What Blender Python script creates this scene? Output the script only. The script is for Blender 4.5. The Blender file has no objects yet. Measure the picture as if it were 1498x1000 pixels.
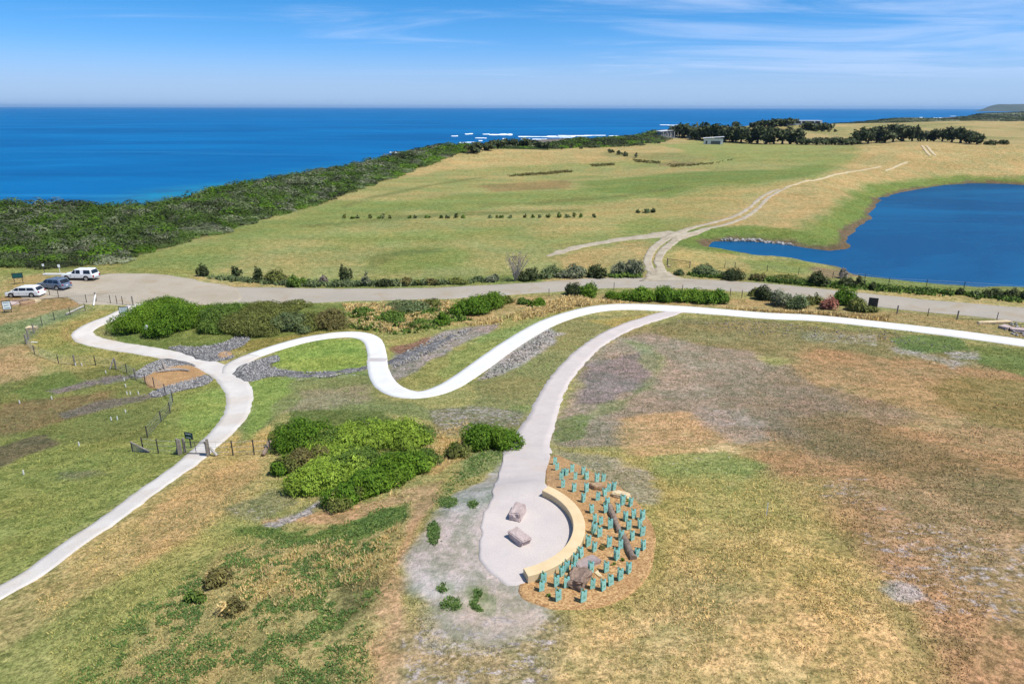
import bpy, bmesh, math, random
import numpy as np
from mathutils import Vector, Matrix
sc = bpy.context.scene
col = sc.collection
R = math.radians
rng = np.random.default_rng(7)
random.seed(7)
# ------------------------------------------------------------------ camera, sky, sun
H = 26.0                      # camera height above the flat ground
FPX = 1000.0                  # focal length in photo pixels (photo 1498 x 1000)
PITCH = math.atan((500 - 157.5) / FPX)
cam = bpy.data.cameras.new('camera'); camo = bpy.data.objects.new('camera', cam); col.objects.link(camo)
cam.sensor_width = 36; cam.lens = FPX / 1498 * 36; cam.clip_start = .5; cam.clip_end = 200000
ROLL = R(0.12)
camo.matrix_world = Matrix.Translation((0, 0, H)) @ Matrix.Rotation(math.pi / 2 - PITCH, 4, 'X') @ Matrix.Rotation(ROLL, 4, 'Z')
sc.camera = camo
SUN_EL, SUN_AZ = R(60), R(112)      # azimuth clockwise from +Y (view direction)
w = bpy.data.worlds.new('World'); sc.world = w; w.use_nodes = True
nt = w.node_tree; nt.nodes.clear()
def N(nt, t, **kw):
    n = nt.nodes.new(t)
    for k, v in kw.items():
        if k == 'inp':
            for a, b in v.items(): n.inputs[a].default_value = b
        else: setattr(n, k, v)
    return n
def mathn(nt, op, a, b=None, c=None, clamp=False):
    n = nt.nodes.new('ShaderNodeMath'); n.operation = op; n.use_clamp = clamp
    for i, v in enumerate((a, b, c)):
        if v is None: continue
        if hasattr(v, 'links'): nt.links.new(v, n.inputs[i])
        else: n.inputs[i].default_value = v
    return n.outputs[0]
def mixc(nt, fac, a, b, mode='MIX'):
    n = nt.nodes.new('ShaderNodeMix'); n.data_type = 'RGBA'; n.blend_type = mode
    for i, v in ((0, fac), (6, a), (7, b)):
        if hasattr(v, 'links'): nt.links.new(v, n.inputs[i])
        elif i == 0: n.inputs[0].default_value = v
        else: n.inputs[i].default_value = (*v, 1)
    return n.outputs[2]
def ramp(nt, f, lo, hi):
    n = nt.nodes.new('ShaderNodeMapRange'); n.interpolation_type = 'SMOOTHSTEP'
    nt.links.new(f, n.inputs[0])
    for i, v in ((1, lo), (2, hi)):
        if hasattr(v, 'links'): nt.links.new(v, n.inputs[i])
        else: n.inputs[i].default_value = v
    return n.outputs[0]
sky = N(nt, 'ShaderNodeTexSky', sky_type='NISHITA', sun_disc=False, sun_elevation=SUN_EL, sun_rotation=SUN_AZ,
        altitude=0, air_density=1.0, dust_density=.35, ozone_density=4.0)
bg = N(nt, 'ShaderNodeBackground', inp={1: .1})
out = N(nt, 'ShaderNodeOutputWorld')
tc = N(nt, 'ShaderNodeTexCoord'); sp = N(nt, 'ShaderNodeSeparateXYZ')
nt.links.new(tc.outputs['Generated'], sp.inputs[0])
elev = mathn(nt, 'MAXIMUM', sp.outputs[2], 0.0)
# sky colour: deeper blue above, pale violet-blue band above the sea
blue = mixc(nt, 1.0, sky.outputs[0], (.17, .60, 1.02), 'MULTIPLY')
low = mixc(nt, 1.0, sky.outputs[0], (.56, .80, 1.46), 'MULTIPLY')
skc = mixc(nt, ramp(nt, elev, -.02, .16), low, blue)
skc = mixc(nt, ramp(nt, elev, .2, .5), skc, mixc(nt, 1.0, sky.outputs[0], (.80, .92, .98), 'MULTIPLY'))
# wispy cirrus on a high plane
inv = mathn(nt, 'DIVIDE', 1.0, mathn(nt, 'ADD', elev, .035))
cx = mathn(nt, 'MULTIPLY', sp.outputs[0], inv); cy = mathn(nt, 'MULTIPLY', sp.outputs[1], inv)
cmb = N(nt, 'ShaderNodeCombineXYZ'); nt.links.new(cx, cmb.inputs[0]); nt.links.new(cy, cmb.inputs[1])
mp = N(nt, 'ShaderNodeMapping'); mp.inputs['Rotation'].default_value = (0, 0, R(20)); mp.inputs['Scale'].default_value = (.22, .42, 1)
nt.links.new(cmb.outputs[0], mp.inputs[0])
n1 = N(nt, 'ShaderNodeTexNoise', inp={'Scale': 1.3, 'Detail': 8, 'Roughness': .62, 'Distortion': .9}); nt.links.new(mp.outputs[0], n1.inputs[0])
n2 = N(nt, 'ShaderNodeTexNoise', inp={'Scale': .38, 'Detail': 2}); nt.links.new(mp.outputs[0], n2.inputs[0])
az = ramp(nt, sp.outputs[0], -.35, .55)
c1 = ramp(nt, mathn(nt, 'ADD', n1.outputs[0], mathn(nt, 'ADD', mathn(nt, 'MULTIPLY', n2.outputs[0], .6), mathn(nt, 'MULTIPLY', az, .2))), .82, 1.15)
band = mathn(nt, 'MULTIPLY', ramp(nt, elev, .02, .05), mathn(nt, 'SUBTRACT', 1.0, ramp(nt, elev, .3, .6)))
cf = mathn(nt, 'MULTIPLY', mathn(nt, 'MULTIPLY', c1, band), .46)
skc = mixc(nt, mathn(nt, 'MULTIPLY', mathn(nt, 'SUBTRACT', 1., ramp(nt, elev, 0., .085)), .85), skc, (3.5, 4.85, 6.9))
skc = mixc(nt, cf, skc, (5.2, 6.3, 8.6))
nt.links.new(skc, bg.inputs[0]); nt.links.new(bg.outputs[0], out.inputs[0])
sl = bpy.data.lights.new('sun', 'SUN'); sl.energy = 4.2; sl.angle = R(.5); sl.color = (1, .965, .9)
so = bpy.data.objects.new('sun', sl); col.objects.link(so)
sd = Vector((math.sin(SUN_AZ) * math.cos(SUN_EL), math.cos(SUN_AZ) * math.cos(SUN_EL), math.sin(SUN_EL)))
so.rotation_euler = (-sd).to_track_quat('-Z', 'Y').to_euler()
vs = sc.view_settings; vs.view_transform = 'Standard'; vs.look = 'None'; vs.gamma = 1; vs.use_curve_mapping = False; vs.exposure = 0.38
sc.cycles.max_bounces = 5; sc.cycles.transparent_max_bounces = 6
# ------------------------------------------------------------------ numpy helpers
def _h(ix, iy, s):
    n = (ix.astype(np.int64) * 374761393 + iy.astype(np.int64) * 668265263 + s * 974634777) & 0xffffffff
    n = ((n ^ (n >> 13)) * 1274126177) & 0xffffffff
    return ((n ^ (n >> 16)) & 0xffff) / 65535.0
def vnoise(x, y, s=0):
    ix = np.floor(x); iy = np.floor(y); fx = x - ix; fy = y - iy
    fx = fx * fx * (3 - 2 * fx); fy = fy * fy * (3 - 2 * fy)
    a = _h(ix, iy, s); b = _h(ix + 1, iy, s); c = _h(ix, iy + 1, s); d = _h(ix + 1, iy + 1, s)
    return (a * (1 - fx) + b * fx) * (1 - fy) + (c * (1 - fx) + d * fx) * fy
def fbm(x, y, sc_, s=0, o=4):
    t = 0; a = .5; tot = 0
    for i in range(o):
        t = t + a * vnoise(x / sc_ * 2 ** i + 17.3 * i, y / sc_ * 2 ** i - 9.1 * i, s + i); tot += a; a *= .55
    return t / tot
def sstep(x, a, b):
    t = np.clip((x - a) / (b - a), 0, 1); return t * t * (3 - 2 * t)
def sd_poly(X, Y, P):                       # signed distance, negative inside
    P = np.asarray(P, float)
    if X.size < 3000:
        A = np.roll(P, 1, 0); x = X.reshape(-1, 1); y = Y.reshape(-1, 1); e = P - A; wx = x - A[:, 0]; wy = y - A[:, 1]
        t = np.clip((wx * e[:, 0] + wy * e[:, 1]) / ((e ** 2).sum(1) + 1e-12), 0, 1)
        d = np.sqrt(((wx - e[:, 0] * t) ** 2 + (wy - e[:, 1] * t) ** 2).min(1)); c = (A[:, 1] > y) != (P[:, 1] > y); ey = np.where(e[:, 1] == 0, 1e-9, e[:, 1])
        ins = (c & (x < A[:, 0] + (y - A[:, 1]) * e[:, 0] / ey)).sum(1) % 2 == 1
        return np.where(ins, -d, d).reshape(X.shape)
    d = np.full(X.shape, 1e18); ins = np.zeros(X.shape, bool)
    for i in range(len(P)):
        ax, ay = P[i - 1]; bx, by = P[i]
        ex, ey = bx - ax, by - ay
        wx, wy = X - ax, Y - ay
        t = np.clip((wx * ex + wy * ey) / (ex * ex + ey * ey + 1e-12), 0, 1)
        d = np.minimum(d, (wx - ex * t) ** 2 + (wy - ey * t) ** 2)
        c = (ay > Y) != (by > Y)
        if ey != 0:
            ins ^= c & (X < ax + (Y - ay) * ex / ey)
    d = np.sqrt(d); return np.where(ins, -d, d)
_cR, _sR = math.cos(ROLL), math.sin(ROLL)
def ray(px, py):
    px = np.asarray(px, float); py = np.asarray(py, float)
    u0 = (px - 749) / FPX; v0 = (500 - py) / FPX
    u = u0 * _cR - v0 * _sR; v = u0 * _sR + v0 * _cR
    cp, sp_ = math.cos(PITCH), math.sin(PITCH)
    return np.stack([u, cp + v * sp_, -sp_ + v * cp], -1)
def plane(px, py, z=0.):                    # where the line of sight meets the level z
    d = ray(px, py); t = (z - H) / d[..., 2]
    return np.stack([d[..., 0] * t, d[..., 1] * t], -1)
# ------------------------------------------------------------------ the lie of the land
SEA = -10.0; LAG = -1.6
lag_px = [(1033,358),(1045,353),(1080,352),(1120,354),(1150,358),(1180,363),(1212,366),(1240,365),(1244,361),(1233,353),(1243,342),(1262,330),(1275,319),(1272,311),(1283,300),(1288,290),(1310,284),(1340,277),(1380,271),(1420,268),(1470,269),(1498,271),(1560,268),(1640,275),(1720,320),(1720,428),(1600,424),(1498,419),(1440,420),(1380,416),(1320,411),(1270,405),(1240,399),(1225,391),(1190,384),(1150,378),(1110,374),(1070,367),(1042,363)]
LAGP = plane(*np.array(lag_px, float).T, LAG)
coast_px = [(-900,300),(-300,291),(0,287),(100,287),(200,289),(240,285),(300,271),(400,253),(500,239),(600,228),(680,216),(760,209),(830,209),(880,206),(940,200),(985,190),(1060,186),(1110,184),(1200,181.5),(1290,177),(1330,172.5),(1372,172),(1420,169.5),(1480,168)]
CO = plane(*np.array(coast_px, float).T, 2.5)
LAND = np.concatenate([[[-2500, 60]], CO, [[6000, 3600], [6000, -600], [-2500, -600]]])
GAUSS = [(20, 15, 60, 33, 9.6), (-55, 70, 28, 20, -1.2), (185, 335, 120, 42, 9.0), (105, 245, 55, 48, 4.0), (330, 380, 130, 60, 6.0),
         (-20, 362, 75, 42, 6.0), (90, 470, 60, 60, 2.5), (300, 760, 90, 50, 9.0), (620, 880, 330, 130, 11), (2020, 2450, 420, 160, 17), (760, 1350, 250, 160, 5), (150,640,60,40,4)]
PLX, PLY = plane(800, 775, 8.9); PLZ = 9.6 * math.exp(-((PLX - 20) / 60) ** 2 - ((PLY - 15) / 33) ** 2)
def height(X, Y):
    z = np.zeros(X.shape)
    for cx_, cy_, rx, ry, a in GAUSS: z = z + a * np.exp(-((X - cx_) / rx) ** 2 - ((Y - cy_) / ry) ** 2)
    k = sstep(np.hypot(X - PLX, Y - PLY), 9.5, 3.5); z = z * (1 - k) + PLZ * k
    z = z + (fbm(X, Y, 30, 3, 3) - .5) * .7 * sstep(np.hypot(X, Y), 15, 70)
    z = z + (fbm(X, Y, 70, 9, 2) - .5) * 2.2 * sstep(np.hypot(X, Y), 180, 420)
    dc = sd_poly(X, Y, LAND)
    z = z + 2.2 * (fbm(X, Y, 26, 5, 3) - .45) * sstep(-dc, 0, 10) * sstep(dc, -150, -20) * sstep(X, 60, -60)
    dl = sd_poly(X, Y, LAGP) + (fbm(X, Y, 5, 21, 3) - .5) * 2.4
    z = np.where(dl < 40, np.minimum(z, LAG + dl * .23), z); z = np.where(dl < 0, np.maximum(z, LAG - 2.5), z)
    z = np.where(dc > -4, np.minimum(z, SEA - 3 + (-(dc - 26)) * .42), z); z = np.maximum(z, SEA - 3)
    return z
def PR(px, py, zoff=0.):                    # where the line of sight meets the land
    d = ray(px, py).reshape(-1, 3); out_ = np.zeros((len(d), 3))
    t = np.full(len(d), 6.0); prev = t.copy(); done = np.zeros(len(d), bool)
    for k in range(400):
        q = d * t[:, None]
        below = (q[:, 2] + H) < height(q[:, 0], q[:, 1]) + zoff
        done |= below
        if done.all(): break
        st = np.maximum(.5, t * .02)
        prev = np.where(done, prev, t); t = np.where(done, t, t + st)
        if t.max() > 9000: break
    lo, hi = prev, t
    for k in range(18):
        m = (lo + hi) / 2; q = d * m[:, None]
        b = (q[:, 2] + H) < height(q[:, 0], q[:, 1]) + zoff
        hi = np.where(b, m, hi); lo = np.where(b, lo, m)
    q = d * hi[:, None]; q[:, 2] += H
    return q
def PP(pts, zoff=0.): return PR(*np.array(pts, float).T, zoff)
def depth_of(p): return p[1] * math.cos(PITCH) + (H - p[2]) * math.sin(PITCH)
# ------------------------------------------------------------------ mesh helpers
def mesh_np(name, V, F, mat, parent=None, cols=None, smooth=False, extra=None, link=True):
    """V (n,3), F (m,k) all polygons with k corners"""
    V = np.asarray(V, np.float32); F = np.asarray(F, np.int32); m, k = F.shape
    me = bpy.data.meshes.new(name)
    me.vertices.add(len(V)); me.vertices.foreach_set('co', V.ravel())
    me.loops.add(m * k); me.loops.foreach_set('vertex_index', F.ravel())
    me.polygons.add(m); me.polygons.foreach_set('loop_start', np.arange(0, m * k, k, dtype=np.int32))
    me.update(calc_edges=True)
    if smooth: me.polygons.foreach_set('use_smooth', np.ones(m, bool))
    for nm, arr in ([('Col', cols)] if cols is not None else []) + list((extra or {}).items()):
        a = me.color_attributes.new(nm, 'FLOAT_COLOR', 'POINT')
        c = np.ones((len(V), 4), np.float32); c[:, :arr.shape[1]] = arr; a.data.foreach_set('color', c.ravel())
    if mat: me.materials.append(mat)
    o = bpy.data.objects.new(name, me)
    if link: col.objects.link(o)
    if parent: o.parent = parent
    return o
def tag(o, label=None, cat=None, group=None, kind=None):
    if label: o['label'] = label
    if cat: o['category'] = cat
    if group: o['group'] = group
    if kind: o['kind'] = kind
    return o
def empty(name, loc, rz=0, label=None, cat=None, group=None):
    o = bpy.data.objects.new(name, None); col.objects.link(o); o.location = loc; o.rotation_euler = (0, 0, rz)
    o.empty_display_size = .3
    return tag(o, label, cat, group)
K = 1.42
def C(r, g, b):                              # colour seen in full sun -> surface colour
    f = lambda v: (v / 255 / 12.92 if v < 10.3 else ((v / 255 + .055) / 1.055) ** 2.4) / K
    return (f(r), f(g), f(b))
def mat_new(name):
    m = bpy.data.materials.new(name); m.use_nodes = True; nt = m.node_tree; nt.nodes.clear()
    o = nt.nodes.new('ShaderNodeOutputMaterial'); b = nt.nodes.new('ShaderNodeBsdfPrincipled'); nt.links.new(b.outputs[0], o.inputs[0])
    return m, nt, b
def pos(nt, scale=(1, 1, 1), obj=False):
    t = nt.nodes.new('ShaderNodeTexCoord') if obj else nt.nodes.new('ShaderNodeNewGeometry')
    mp = nt.nodes.new('ShaderNodeMapping'); mp.inputs['Scale'].default_value = scale
    nt.links.new(t.outputs['Object'] if obj else t.outputs['Position'], mp.inputs[0]); return mp.outputs[0]
def noise(nt, p, s, d=4, r=.6, dist=0):
    n = N(nt, 'ShaderNodeTexNoise', inp={'Scale': s, 'Detail': d, 'Roughness': r, 'Distortion': dist}); nt.links.new(p, n.inputs[0]); return n.outputs[0]
def bump(nt, b, h, strength, dist):
    n = N(nt, 'ShaderNodeBump', inp={'Strength': strength, 'Distance': dist}); nt.links.new(h, n.inputs['Height']); nt.links.new(n.outputs[0], b.inputs['Normal'])
def mat_var(name, c, c2=None, scale=2., rough=.85, spec=.2, metal=0., bmp=0., bs=8., fine=None, obj=True):
    m, nt, b = mat_new(name); p = pos(nt, obj=obj)
    c2 = c2 or tuple(v * .75 for v in c)
    n = noise(nt, p, scale, 6); cc = mixc(nt, ramp(nt, n, .35, .65), c, c2)
    if fine: cc = mixc(nt, .5, cc, mixc(nt, ramp(nt, noise(nt, p, fine, 3), .3, .7), tuple(v * .7 for v in c), tuple(min(1, v * 1.3) for v in c)))
    nt.links.new(cc, b.inputs['Base Color']); b.inputs['Roughness'].default_value = rough
    b.inputs['Specular IOR Level'].default_value = spec; b.inputs['Metallic'].default_value = metal
    if bmp: bump(nt, b, noise(nt, p, bs, 5), .7, bmp)
    return m
# ------------------------------------------------------------------ ground sheet
m_ground, nt, b = mat_new('ground')
at = N(nt, 'ShaderNodeVertexColor', layer_name='Col'); mk = N(nt, 'ShaderNodeVertexColor', layer_name='Msk')
ms = N(nt, 'ShaderNodeSeparateColor'); nt.links.new(mk.outputs[0], ms.inputs[0])
p = pos(nt)
nL = noise(nt, p, .12, 5); nM = noise(nt, p, .9, 6, .68, .3); nF = noise(nt, p, 4.5, 7, .85); nG = noise(nt, p, 2.6, 6, .72, .6)
c = at.outputs[0]
c = mixc(nt, ramp(nt, nL, .38, .62), mixc(nt, 1.0, c, (1.06, 1.0, .93), 'MULTIPLY'), mixc(nt, 1.0, c, (.92, 1.02, .97), 'MULTIPLY'))
c = mixc(nt, ramp(nt, nM, .38, .62), mixc(nt, 1.0, c, (.74, .80, .70), 'MULTIPLY'), mixc(nt, 1.0, c, (1.22, 1.16, 1.18), 'MULTIPLY'))
psk = pos(nt, (.35, 1., 1)); c = mixc(nt, ramp(nt, noise(nt, psk, .09, 9, .72, .5), .42, .6), mixc(nt, 1., c, (.90,.92,.88), 'MULTIPLY'), mixc(nt, 1., c, (1.1,1.08,1.08), 'MULTIPLY'))
gs = ms.outputs[1]
gm = ramp(nt, mathn(nt, 'ADD', mathn(nt, 'MULTIPLY', nM, .55), mathn(nt, 'ADD', mathn(nt, 'MULTIPLY', nG, .45), gs)), .74, .80)
c = mixc(nt, gm, c, mixc(nt, ramp(nt, nF, .3, .7), C(84, 108, 50), C(124, 146, 74)))
gv = ramp(nt, mathn(nt, 'ADD', nG, mathn(nt, 'MULTIPLY', mathn(nt, 'SUBTRACT', nM, .5), .8)), .35, .62)
pst = pos(nt, (.55, 1.3, 1)); sm = ramp(nt, mathn(nt, 'ADD', mathn(nt, 'MULTIPLY', nG, .5), mathn(nt, 'ADD', mathn(nt, 'MULTIPLY', noise(nt, pst, 1.3, 8, .78, .6), .6), mathn(nt, 'MULTIPLY', ms.outputs[0], 1.14))), .79, .87)
c = mixc(nt, mathn(nt, 'MULTIPLY', sm, .8), c, mixc(nt, ramp(nt, nF, .25, .75), C(164, 154, 150), C(206, 198, 194)))
vor = N(nt, 'ShaderNodeTexVoronoi', inp={'Scale': 4.2}); nt.links.new(p, vor.inputs[0])
vs_ = N(nt, 'ShaderNodeSeparateColor'); nt.links.new(vor.outputs['Color'], vs_.inputs[0])
c = mixc(nt, mathn(nt, 'MULTIPLY', ms.outputs[2], .9), c, mixc(nt, vs_.outputs[0], C(96, 94, 94), C(188, 184, 180)))
c0_ = c
c = mixc(nt, ramp(nt, nG, .38, .62), mixc(nt, 1.0, c, (.86, .88, .84), 'MULTIPLY'), mixc(nt, 1.0, c, (1.16, 1.13, 1.14), 'MULTIPLY'))
c = mixc(nt, ramp(nt, nF, .4, .6), mixc(nt, 1.0, c, (.55, .57, .54), 'MULTIPLY'), mixc(nt, 1.0, c, (1.5, 1.47, 1.5), 'MULTIPLY'))
c = mixc(nt, mk.outputs[1], c0_, c)
nt.links.new(c, b.inputs['Base Color']); b.inputs['Roughness'].default_value = .95; b.inputs['Specular IOR Level'].default_value = .08
bump(nt, b, mathn(nt, 'ADD', nF, mathn(nt, 'MULTIPLY', nG, 1.5)), .8, .12)

r_ = [9.0]
while r_[-1] < 6500:
    r = r_[-1]; r_.append(r + max(.09, min(.012 * r, 2.0 * (r * r + H * H) / (FPX * H))))
r_ = np.array(r_); th = np.concatenate([np.linspace(-1.25, -.74, 40)[:-1], np.linspace(-.74, .74, 820), np.linspace(.74, 1.25, 40)[1:]])
r_rows = r_.copy(); RR, TT = np.meshgrid(r_, th, indexing='ij'); X = RR * np.sin(TT); Y = RR * np.cos(TT); nr, nth = X.shape
X = X.ravel(); Y = Y.ravel(); Zg = height(X, Y)
DL = sd_poly(X, Y, LAGP); DC = sd_poly(X, Y, LAND); RAD = np.hypot(X, Y)
w1 = fbm(X, Y, 3.5, 31, 4) - .5; w2 = fbm(X, Y, 14, 37, 4) - .5; w3 = fbm(X, Y, 45, 41, 4) - .5
WN = {0: w1 * 2, 1: w1 * 1.5 + w2 * 6 * np.clip(RAD / 90, .12, 1), 2: w2 * 12 + w3 * 20}; w0_ = fbm(X, Y, 1.1, 301, 3) - .5; WN[1] = WN[1] + w0_ * .8
G = np.tile(np.array(C(158, 149, 90)), (len(X), 1)); M3 = np.zeros((len(X), 4)); M3[:, 1] = .06; M3[:, 3] = 1.
def wmask(pts, soft, nz, amt, z=None, world=False):
    P = np.array(pts, float) if world else PP(pts)[:, :2]
    pad = soft + 12 * (nz > 0) + 25 * (nz == 2)
    idx = np.nonzero((X > P[:, 0].min() - pad) & (X < P[:, 0].max() + pad) & (Y > P[:, 1].min() - pad) & (Y < P[:, 1].max() + pad))[0]
    if len(idx) == 0: return idx, np.zeros(0)
    d = sd_poly(X[idx], Y[idx], P) + WN[nz][idx]
    return idx, amt * sstep(d, soft * .6, -soft * .6)
def Zn(pts, c_, soft=1., nz=0, amt=1., sand=None, green=None, grav=None, tex=None, world=False):
    idx, f = wmask(pts, soft, nz, amt, world=world)
    if c_ is not None: G[idx] = G[idx] * (1 - f[:, None]) + np.array(C(*c_)) * f[:, None]
    for k, v in ((0, sand), (1, green), (2, grav), (3, tex)):
        if v is not None: M3[idx, k] = M3[idx, k] * (1 - f) + v * f
def blob(x, y, rx, ry): return [(x + rx * math.cos(a), y + ry * math.sin(a)) for a in np.linspace(0, 2 * math.pi, 9)[:-1]]
# --- far land and fields
f = sstep(Y, 82, 92); G[:] = G * (1 - f[:, None]) + np.array(C(158, 154, 92)) * f[:, None]
gmask = sstep(fbm(X, Y * 2.2, 90, 51, 4), .45, .62) * sstep(Y, 100, 130) * .55
G[:] = G * (1 - gmask[:, None]) + np.array(C(134, 147, 74)) * gmask[:, None]
tmask = sstep(fbm(X, Y * 2.2, 60, 57, 4), .5, .66) * sstep(Y, 100, 130) * .45
G[:] = G * (1 - tmask[:, None]) + np.array(C(186, 164, 108)) * tmask[:, None]
f = sstep(Y, 500, 560) * .85; G[:] = G * (1 - f[:, None]) + np.array(C(184, 162, 112)) * f[:, None]
f = sstep(Y, 520, 620) * sstep(fbm(X, Y, 120, 61, 4), .56, .68) * .7; G[:] = G * (1 - f[:, None]) + np.array(C(138, 138, 82)) * f[:, None]
Zn([(160,392),(330,340),(500,295),(640,290),(560,320),(380,350),(280,400)], (128,145,70), 8, 2, .8)
Zn([(500,300),(700,280),(1000,265),(1000,290),(800,300),(650,310)], (124,146,70), 6, 2, .8)
Zn([(500,345),(760,330),(760,345),(500,362)], (134,148,72), 6, 2, .7)
Zn([(535,385),(590,362),(690,365),(680,392),(560,402)], (122,144,64), 5, 1, .8)
Zn([(840,265),(950,255),(1150,248),(1210,236),(1210,260),(1000,290),(850,280)], (112,138,62), 8, 2, .9)
Zn([(960,212),(1010,205),(1190,212),(1240,214),(1180,232),(1000,228)], (152,156,86), 8, 1, .8)
Zn([(560,262),(620,235),(645,222),(700,217),(820,217),(960,212),(1000,219),(940,233),(800,241),(650,249)], (186,164,108), 8, 1, .95)
Zn([(690,272),(830,263),(835,275),(720,281)], (150,126,82), 4, 1, .8)
Zn([(760,352),(900,326),(1000,318),(1100,290),(1140,268),(1040,272),(900,300),(800,325)], (180,160,100), 8, 2, .6)
Zn([(900,325),(950,315),(985,328),(925,340)], (130,146,70), 4, 1, .7)
Zn([(980,340),(1050,310),(1140,275),(1200,262),(1250,232),(1300,209),(1450,207),(1650,215),(1650,264),(1400,262),(1300,277),(1240,310),(1200,348),(1020,352)], (186,162,108), 6, 1, .95)
Zn([(800,376),(870,360),(945,352),(955,372),(945,400),(890,390),(820,392)], (182,158,104), 3, 1, .8)
Zn([(990,360),(1040,366),(1200,392),(1265,404),(1250,412),(1080,398),(985,392)], (180,162,98), 1.5, 1, .95)
Zn([(1090,380),(1190,386),(1215,398),(1100,400)], (132,146,66), 2, 1, .8)
Zn([(1180,392),(1225,394),(1262,405),(1210,407)], (150,128,98), .8, 0, .9)
fl = sstep(DL + w1 * 4 + w2 * 8, 13, 6) * sstep(DL, -1, 0) * np.where(Y > 128, 1, .0); G[:] = G * (1 - fl[:, None]) + np.array(C(112, 136, 58)) * fl[:, None]
fl = sstep(DL + w1 * 3 + w2 * 4, 2.6, 1.4) * np.where(Y > 128, 1, .6); G[:] = G * (1 - fl[:, None]) + np.array(C(118, 102, 80)) * fl[:, None]
Zn([(1270,402),(1498,418),(1700,424),(1700,455),(1498,448),(1300,432),(1250,420)], (128,140,66), 1, 1, .9, green=.2)
Zn([(960,240),(985,236),(1020,238),(1010,243),(965,243)], (150,130,90), 2, 1, .8)
Zn([(885,222),(1010,226),(1040,232),(1000,236),(880,228)], (140,138,84), 4, 1, .6)
for ln in ([(500,300),(560,283),(640,267),(715,257),(716,259.5),(642,271),(562,288),(505,304)], [(540,392),(548,376),(580,368),(640,364),(640,367),(585,372),(560,382),(552,394)], [(700,300),(900,286),(1000,270),(1002,273),(900,290),(700,304)], [(440,330),(640,312),(850,306),(850,309),(640,316),(440,334)]):
    Zn(ln, (118,124,66), 2, 1, .75)
# --- strip along the road
Zn([(275,402),(400,415),(700,412),(940,400),(1000,396),(1100,404),(1300,424),(1498,440),(1700,458),(1700,490),(1498,455),(1080,418),(940,410),(700,420),(400,426),(300,414)], (178,160,104), 1.5, 0)
Zn([(285,398),(480,409),(790,402),(790,414),(480,422),(320,412)], (128,142,70), 2, 1, .9, green=.25)
Zn([(1000,395),(1250,408),(1250,424),(1090,412)], (138,140,76), 1.5, 1, .8, green=.2)
Zn([(150,402),(60,395),(0,410),(0,440),(40,432),(100,412)], (170,152,98), 1, 1, .9)
Zn([(-60,384),(160,388),(290,400),(210,398),(110,398),(-60,410)], (140,144,72), 1.5, 1, .9)
Zn([(500,446),(700,440),(830,430),(1000,430),(1300,455),(1498,478),(1700,505),(1700,530),(1498,500),(1300,472),(1000,448),(880,445),(820,455),(700,505),(600,500),(550,480),(500,480)], (176,152,102), 1.5, 0)
Zn([(510,446),(650,438),(660,462),(640,482),(560,482),(515,478)], (140,142,72), 1.5, 1, .9, green=.22)
Zn([(150,470),(190,440),(500,446),(545,486),(370,508),(250,512),(170,495)], (112,130,60), 1, 1, 1)
Zn([(330,512),(365,500),(520,478),(550,480),(540,492),(500,486),(420,500),(372,516)], (140,132,66), .6, 0, 1)
# --- hillside left of the white path
Zn([(-100,600),(0,560),(200,540),(330,560),(345,600),(300,655),(270,685),(100,800),(-100,920)], (130,137,66), 1.5, 1)
Zn([(240,660),(280,580),(320,570),(335,590),(320,620),(270,665)], (128,152,66), 1, 1, .8)
Zn([(-60,490),(100,445),(145,448),(60,480),(30,510),(-60,520)], (128,142,92), 1, 1)
Zn([(-80,445),(60,430),(130,440),(110,448),(0,470),(-80,480)], (168,142,98), .8, 1)
Zn([(45,500),(110,462),(195,444),(160,472),(118,484),(122,500),(160,512),(250,526),(210,548),(130,535),(60,518)], (152,148,78), 1, 0)
Zn([(90,480),(150,452),(180,450),(120,474),(105,488),(120,508),(90,500)], (172,150,90), .8, 1, .8)
Zn([(-80,500),(45,505),(80,530),(60,560),(-80,590)], (176,146,106), 1.5, 1, .8)
Zn([(-60,575),(50,545),(190,538),(225,570),(250,600),(230,640),(130,650),(-60,640)], (120,124,64), 1.5, 1, .95, green=.2)
Zn([(30,572),(60,545),(110,540),(110,560),(60,590)], (92,122,56), .8, 1, .9)
Zn([(-60,600),(60,585),(150,575),(140,600),(60,625),(-60,650)], (132,110,78), 1.2, 1, .8)
Zn([(60,572),(120,558),(200,546),(205,552),(140,564),(80,578)], (124,114,116), .5, 0, .95, sand=.1)
Zn([(75,606),(140,590),(215,577),(235,580),(160,598),(95,612)], (118,110,104), .5, 0, .9)
Zn([(-20,660),(60,640),(80,650),(-20,690)], (104,92,78), .6, 1, .8)
Zn([(60,690),(150,680),(170,695),(80,705)], (122,116,90), .8, 1, .7)
# --- below the left path
Zn([(-200,1100),(-100,900),(0,882),(120,802),(290,665),(330,640),(400,640),(405,740),(330,800),(200,880),(60,1000),(60,1100)], (178,156,100), 2, 1)
Zn([(300,650),(345,612),(390,590),(400,640),(330,690)], (176,154,92), .7, 0)
Zn([(200,750),(300,690),(390,660),(390,700),(280,790),(180,840)], (176,148,98), 1, 1, .8)
Zn([(130,860),(280,790),(400,700),(455,690),(400,770),(330,820),(250,890),(160,1000),(-60,1100),(-60,990)], (152,150,80), 1.5, 1, .9)
Zn([(320,745),(400,715),(440,735),(380,760)], (138,132,96), .6, 0, .7, sand=.25)
Zn([(395,765),(430,748),(480,718),(492,722),(455,755),(400,775)], (150,142,130), .4, 0, .8, sand=.42)
Zn([(230,900),(330,800),(450,780),(590,745),(590,820),(560,880),(552,1100),(100,1100)], (166,150,96), 1, 1, .9, green=.21)
Zn([(400,820),(450,800),(430,850),(370,880)], (192,164,104), .8, 1, .8, green=0)
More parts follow.
